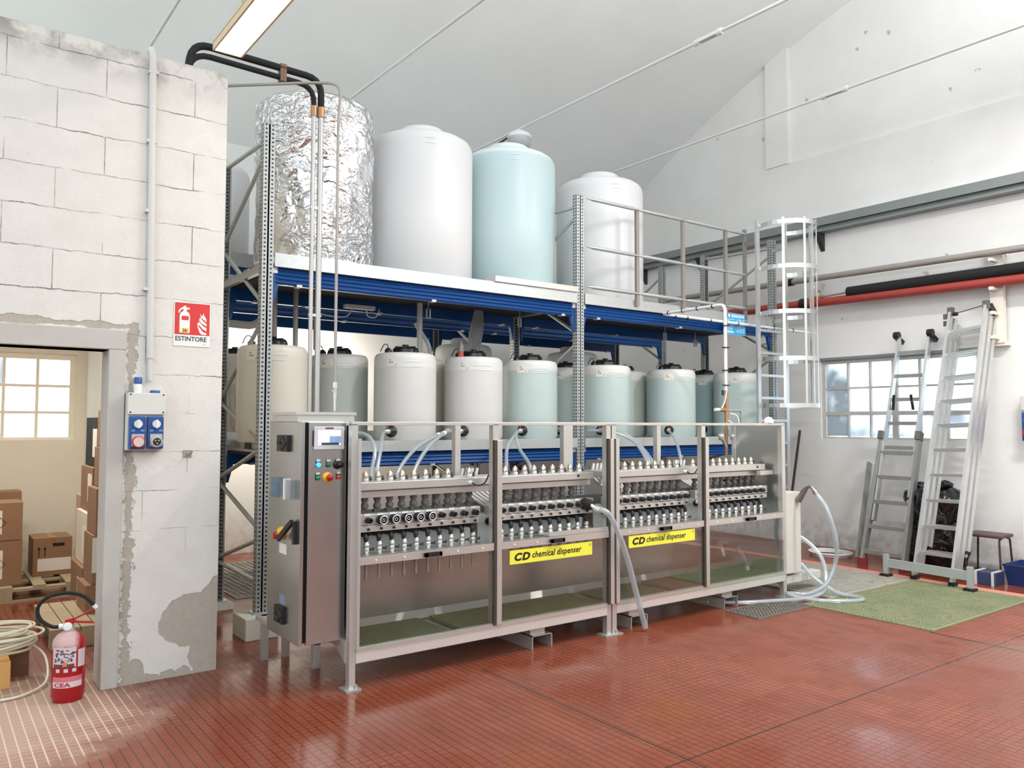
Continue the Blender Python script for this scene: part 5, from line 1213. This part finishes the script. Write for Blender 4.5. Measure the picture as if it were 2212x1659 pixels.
for zz0, zz1, e0, e1 in ((0, .2, 0, .03),):
    vs = []
    for z, e in ((0, 0), (.2, .03), (.2, .015), (.01, -.015)):
        vs += [(8.88-e, 3.10-e, z), (9.25+e, 3.10-e, z), (9.25+e, 3.55+e, z), (8.88-e, 3.55+e, z)]
    fs = [(i*4+k, i*4+(k+1) % 4, i*4+4+(k+1) % 4, i*4+4+k) for i in range(3) for k in range(4)]+[(3, 2, 1, 0), (12, 13, 14, 15)]
    b.add(vs, fs)
b.build('tub', bluebin, t)
b = MB(); b.box(8.845, 9.285, 3.065, 3.08, .195, .21); b.box(8.845, 9.285, 3.57, 3.585, .195, .21); b.box(8.845, 8.86, 3.065, 3.585, .195, .21); b.box(9.27, 9.285, 3.065, 3.585, .195, .21); b.build('rim', bluebin, t)
random.seed(6)
b = MB()
for k in range(3):
    c = (9.06, 5.62); r = .20+.012*k
    b.tube([(c[0]+r*math.cos(a)*1.0, c[1]+r*math.sin(a)*1.15, .014+k*.016) for a in [i*PI/16 for i in range(33)]], .009, 8)
tag(b.build('tube_coil', white), 'white tubing coiled in a ring on the red floor near the right wall', 'tubing')
for k, (x, y, l) in enumerate(((9.02, 4.86, 'dark grey glove lying on the floor behind the telescopic ladder'), (9.25, 4.72, 'dark rag lying on the floor by the black bag'))):
    b = MB().lathe([(.05, 0), (.07, .02), (.05, .05), (.0001, .06)], (x, y, 0), 14, rad=lambda q, r, z: r*(1+.4*math.sin(2*q+k)+.25*math.sin(5*q)))
    tag(b.build('glove' if k == 0 else 'rag', rubber), l, 'glove' if k == 0 else 'rag')

# ================================================================== fire extinguisher in the doorway
ex, ey = .752, 5.36
def dusty_red():
    k = NT('dusty_red_paint'); x, y, z = k.sep(k.pos(True)); n = k.noise(22, 4, .6, k.pos(True))
    f = k.math('ADD', z, k.math('MULTIPLY', k.math('SUBTRACT', n, .5), .05)); side_ = k.math('ADD', x, k.math('MULTIPLY', k.math('SUBTRACT', n, .5), .05))
    m = k.math('MULTIPLY', k.ramp(f, .30, .33), k.ramp(side_, .05, .02))
    k.base(k.mix(k.math('MULTIPLY', m, .75), lin((158, 18, 26)), lin((206, 184, 182)))); k.rough(k.math('MULTIPLY_ADD', m, .4, .25)); return k.m
t = thing('fire_extinguisher', 'red fire extinguisher with black hose standing in the doorway', 'fire extinguisher', (ex, ey, 0))
R = .088
MB().lathe([(R*.86, .0), (R*.9, .012), (R, .03), (R, .325), (R*.93, .352), (R*.7, .378), (R*.4, .392), (.03, .397), (.0001, .397)], (ex, ey, 0), 48).build('cylinder', dusty_red(), t)
AC = math.atan2(-ey, -ex)
def cy(u, v, d=.0012): a = AC+.05+u/R; return (ex+(R+d)*math.cos(a), ey+(R+d)*math.sin(a), v)
def patch(b, u0, u1, v0, v1, d=.0012, n=10):
    b.add([cy(u0+(u1-u0)*i/n, v, d) for v in (v0, v1) for i in range(n+1)], [(i, i+1, n+2+i, n+1+i) for i in range(n)])
lab = MB(); patch(lab, -.10, .035, .205, .318); patch(lab, .045, .10, .20, .30); lo = lab.build('label', mat('pinkish_label', (206, 190, 196), .4, 0, .06), t)
b = MB(); random.seed(8)
for k in range(46):
    u = random.uniform(-.085, .02); v = .222+random.random()*.08; patch(b, u, u+random.uniform(.006, .018), v, v+random.uniform(.003, .012), .0018, 2)
b.build('label_picture', mat('label_dark', (80, 70, 80), .4), lo)
b = MB(); patch(b, -.09, .025, .205, .225, .0019); b.cur = 1; patch(b, -.035, -.012, .212, .235, .002, 3); b.build('label_band', [mat('label_brown', (96, 60, 58), .4), mat('label_orange', (214, 120, 70), .4)], lo)
b = MB()
for u in (-.072, -.028, .015): patch(b, u, u+.022, .178, .198, .0018, 3)
for v in (.232, .252, .272): patch(b, .052, .075, v, v+.013, .0018, 3)
b.build('pictograms', mat('pinkish_label', (206, 190, 196)), lo)
b = MB(); patch(b, -.095, .075, .125, .152); b.build('text_band', mat('rose_band', (206, 110, 122), .4), lo)
b = MB(); patch(b, -.095, .075, .090, .124); b.cur = 1
b.text('CEA', .032, lambda u, v: cy(-.080+u*1.45, .096+v, .0018), bold=.001); b.build('maker_band', [mat('pinkish_label', (206, 190, 196)), mat('band_red', (176, 34, 50), .4)], lo)
v = MB(); v.lathe([(.03, .392), (.03, .412), (.022, .416), (.022, .44), (.0001, .44)], (ex, ey, 0), 16); v.build('valve', mat('grey_pipe', (160, 154, 148)), t)
dirv = Vector((math.cos(AC), math.sin(AC), 0)); side = Vector((0.95, -.3, 0)).normalized()
b = MB(); p = Vector((ex, ey, .425))+dirv*.02-side*.01; b.lathe([(.024, 0), (.024, .014), (.018, .016), (.0001, .016)], p, 18, dirv); b.build('gauge', white, t)
b = MB(); b.bar(Vector((ex, ey, .445))-side*.02, Vector((ex, ey, .455))+side*.02, .035, .03); b.bar(Vector((ex, ey, .45)), Vector((ex, ey, .515))+side*.13, .022, .008); b.bar(Vector((ex, ey, .448)), Vector((ex, ey, .435))+side*.125, .022, .008); b.build('lever', red, t)
P0 = Vector((ex, ey, .425))-side*.03
pts = [P0, P0-side*.06+Vector((0, 0, .0)), P0-side*.125+Vector((0, 0, .05)), P0-side*.135+Vector((0, 0, .12)), P0-side*.08+Vector((0, 0, .175)), P0+side*.02+Vector((0, 0, .19)), P0+side*.10+Vector((0, 0, .165)), P0+side*.155+Vector((0, 0, .112))]
h = MB().tube(spline(pts, 7), .0105, 10).build('hose', rubber, t)
b = MB(); b.tube([P0, P0-side*.025], .014, 10); q = Vector(pts[-1]); b.tube([q, q+Vector((.012, 0, -.02))], .014, 10); b.build('hose_ferrule', white, h)

# ================================================================== store room contents
def carton(label, x0, x1, y0, y1, z0, z1, m=card, group=None, rot=0, tape=True, lab=None, grip=False, arrows=False):
    t = thing('cardboard_box', label, 'box', ((x0+x1)/2, (y0+y1)/2, z0), group)
    body = MB().box(x0, x1, y0, y1, z0, z1).build('carton', m, t, bevel=.003)
    if tape:
        xm = (x0+x1)/2; b = MB(); b.box(xm-.025, xm+.025, y0, y1, z1-.001, z1+.0008); b.box(xm-.025, xm+.025, y0-.0008, y0, z1-.06, z1); b.build('tape', mat('brown_tape', (150, 104, 66), .35), t)
    if lab:
        u0, u1, v0, v1 = lab; w, h_ = x1-x0, z1-z0
        MB().box(x0+w*u0, x0+w*u1, y0-.0012, y0, z0+h_*v0, z0+h_*v1).build('label', paper, t)
    if grip: MB().box((x0+x1)/2-.0, (x0+x1)/2+.10, y0-.0008, y0, z1-.085, z1-.055).build('hand_hole', ink, t)
    if arrows:
        b = MB()
        for k in range(2):
            xa = x0+.05+.05*k; za = z0+(z1-z0)*.5; b.box(xa-.004, xa+.004, y0-.001, y0, za, za+.075); b.prism([(-.014, .07), (.014, .07), (0, .098)], lambda u, v, q: (xa+u, q, za+v), y0-.001, y0)
        b.build('arrows', ink, t)
    return t
def hazard(t, x, y, z, s):
    b = MB()
    for cx, cz in ((0, s), (s, 0), (0, -s)):
        P = [(cx, cz+s), (cx+s, cz), (cx, cz-s), (cx-s, cz)]
        for (a, c), (e, f) in zip(P, P[1:]+P[:1]): b.bar((x+a, y, z+c), (x+e, y, z+f), .002, .004, (0, 1, 0))
    b.box(x-.004, x+.004, y-.001, y+.001, z+s*.8, z+s*1.5); b.build('hazard_marks', mat('grey_ink2', (90, 76, 76)), t)
def pallet(label, x0, x1, y0, y1, z=0):
    t = thing('wooden_pallet', label, 'pallet', ((x0+x1)/2, (y0+y1)/2, z), 'wooden pallets in the store')
    n = 5
    for i in range(n):
        x = x0+(x1-x0-.1)*i/(n-1); MB().box(x, x+.10, y0, y1, z+.118, z+.14).build('deck_board', wood, t)
    for y in (y0+.05, (y0+y1)/2, y1-.05):
        MB().box(x0, x1, y-.05, y+.05, z+.096, z+.118).build('cross_board', wood, t)
        for x in (x0+.05, (x0+x1)/2, x1-.05): MB().box(x-.05, x+.05, y-.05, y+.05, z+.02, z+.096).build('block', wood, t)
        MB().box(x0, x1, y-.05, y+.05, z, z+.02).build('base_board', wood, t)
    return t
SG = 'cartons on the pallets in the store'
pallet('wooden pallet under the two stacked cartons at the left picture edge', .1, 1.25, 8.45, 9.35)
pallet('empty wooden pallet lying on the floor behind the fire extinguisher', .80, 1.28, 6.55, 7.55)
a = carton('brown carton with white hazard label, upper one of the pair at the left picture edge', .30, .795, 8.55, 8.95, .545, .885, card, SG, lab=(.2, .68, .18, .80)); hazard(a, .585, 8.548, .71, .042)
a = carton('brown carton with white hazard label, lower one of the pair at the left picture edge', .30, .80, 8.55, 8.95, .142, .54, card, SG, lab=(.2, .70, .16, .80)); hazard(a, .585, 8.548, .34, .042)
carton('brown carton with its flap open at the back of the left picture edge', .30, .85, 9.3, 9.6, .142, .93, card, SG)
carton('brown carton with hand hole and two up arrows on the pallet under the store window', .92, 1.25, 8.90, 9.3, .142, .50, card, SG, lab=(.12, .98, .12, .45), grip=True, arrows=True)
# tall stacks along the right side of the store, seen nearly edge on
CG = 'stacked cartons along the right wall of the store'
zz = [0, .36, .74, 1.10, 1.42, 1.72]; lv = ['bottom', 'second', 'third', 'fourth', 'top']
for i in range(5): carton('dark carton of the nearest stack behind the door frame, %s one from the floor' % lv[i] if i < 4 else 'dark carton on top of the nearest stack behind the door frame', 1.075+.012*(i % 2)+.03*i, 1.47, 6.95, 7.35, zz[i], zz[i+1]-.004, card, CG)
zz = [.0, .42, .86, 1.24, 1.66]; lv = ['bottom', 'second', 'third', 'top']
for i in range(4):
    c = carton('light carton of the middle stack in the store, %s one' % lv[i], 1.12+.03*i, 1.48, 7.42, 8.0, zz[i], zz[i+1]-.004, [card, mat('pale_carton', (214, 204, 186), .8), card, rubber][i], CG)
    b = MB(); b.box(1.12+.03*i-.001, 1.12+.03*i, 7.46, 7.66, zz[i]+.08, zz[i]+.32); b.build('side_label', paper, c)
for i, (z0, z1) in enumerate(((0, .5), (.505, .95))):
    c = carton('pinkish carton of the far stack in the store, %s one' % ('lower', 'upper')[i], 1.21, 1.48, 8.05, 8.45, z0, z1, mat('pinkish_carton', (186, 150, 128), .8), CG, lab=(.1, .8, .3, .8))
tag(MB().box(1.16, 1.19, 6.90, 6.945, .86, 1.46).build('cardboard_sheet', mat('pale_carton', (214, 204, 186))), 'narrow upright strip of cardboard with a slot beside the door frame', 'cardboard')
b = MB(); b.box(1.115, 1.20, 6.942, 6.947, .45, .72); b.cur = 1; b.bar((1.165, 6.940, .61), (1.145, 6.940, .585), .004, .008, (0, 1, 0)); b.bar((1.145, 6.940, .585), (1.165, 6.940, .56), .004, .008, (0, 1, 0))
tag(b.build('paper_sheet', [paper, ink]), 'white sheet with a black angle mark on the dark cartons by the door frame', 'paper')
b = MB(); random.seed(12)
for k in range(11):
    r = .16+.012*(k % 4)+random.uniform(-.01, .01); cx_, cy_ = .42+random.uniform(-.02, .02), 6.02+random.uniform(-.02, .02)
    tilt = random.uniform(-.12, .12)
    b.tube([(cx_+r*1.25*math.cos(a), cy_+r*math.sin(a), .19+k*.013+tilt*r*math.cos(a)) for a in [i*PI/20 for i in range(41)]], .008, 7)
b.tube(spline([(.62, 6.05, .2), (.70, 5.95, .12), (.68, 5.7, .03), (.55, 5.55, .012), (.40, 5.52, .012)], 8), .008, 7)
tag(b.build('tube_coil', coil_m), 'coil of ivory plastic tubing lying on a carton in the doorway', 'tubing')
carton('orange brown carton piece under the coil of tubing in the doorway', .28, .50, 5.78, 6.0, 0, .16, mat('orange_carton', (206, 160, 96), .8), None, tape=False)
carton('dark carton under the back of the tubing coil in the doorway', .25, .62, 6.02, 6.3, 0, .16, card2, None)

# outside the right window: a blue tarpaulin stack in the yard
tag(MB().box(11.4, 12.4, 2.0, 4.6, 0, 1.75).build('tarpaulin_stack', mat('blue_tarpaulin', (70, 130, 190), .6, 0, .15, 2)), 'blue tarpaulin covered stack outside the right window', 'stack')
# ================================================================== light
w = bpy.data.worlds.new('sky'); SC.world = w; w.use_nodes = True
bg = w.node_tree.nodes['Background']; bg.inputs[0].default_value = (.84, .94, 1.0, 1); bg.inputs[1].default_value = 2.6
def area(name, loc, sx, sy, power, color, rot=(0, 0, 0)):
    d = bpy.data.lights.new(name, 'AREA'); d.shape = 'RECTANGLE'; d.size = sx; d.size_y = sy; d.energy = power; d.color = color
    o = bpy.data.objects.new(name, d); COL.objects.link(o); o.location = loc; o.rotation_euler = rot; return o
area('store_lamp', (.6, 7.6, 2.80), 1.2, .16, 60, (1, .92, .8))
area('rear_lamp', (3.4, 9.2, 2.5), 2.0, .16, 80, (1, .92, .78), (.9, 0, 0))
lamp = [o for o in COL.objects if o.name == 'fluorescent_lamp'][0]
for i, (x, y) in enumerate(((4.6, 2.7), (7.4, 1.5), (4.6, -3.2), (1.5, -2.5))):  # unseen fixtures and area lights added to brighten the hall
    zl = (5.2, 5.2, 3.9, 3.9)[i]
    r = dup(lamp, (x, y, zl), ['hanging fluorescent lamp over the floor before the dispenser', 'hanging fluorescent lamp over the floor near the right wall', 'hanging fluorescent lamp behind the viewer', 'hanging fluorescent lamp above and behind the viewer'][i], 'hanging fluorescent lamps of the hall')
    area('lamp_down', (x, y, zl-.03), .15, 1.4, (110, 230, 50, 50)[i], (1, .96, .9))
    area('lamp_up', (x, y, zl+.13), 
         .15, 1.4, (110, 110, 160, 160)[i], (.95, .98, 1), (PI, 0, 0))  # upward fill added to brighten the vault
SC.view_settings.view_transform = 'Standard'; SC.view_settings.look = 'None'; SC.view_settings.exposure = 0.02; SC.view_settings.gamma = 1
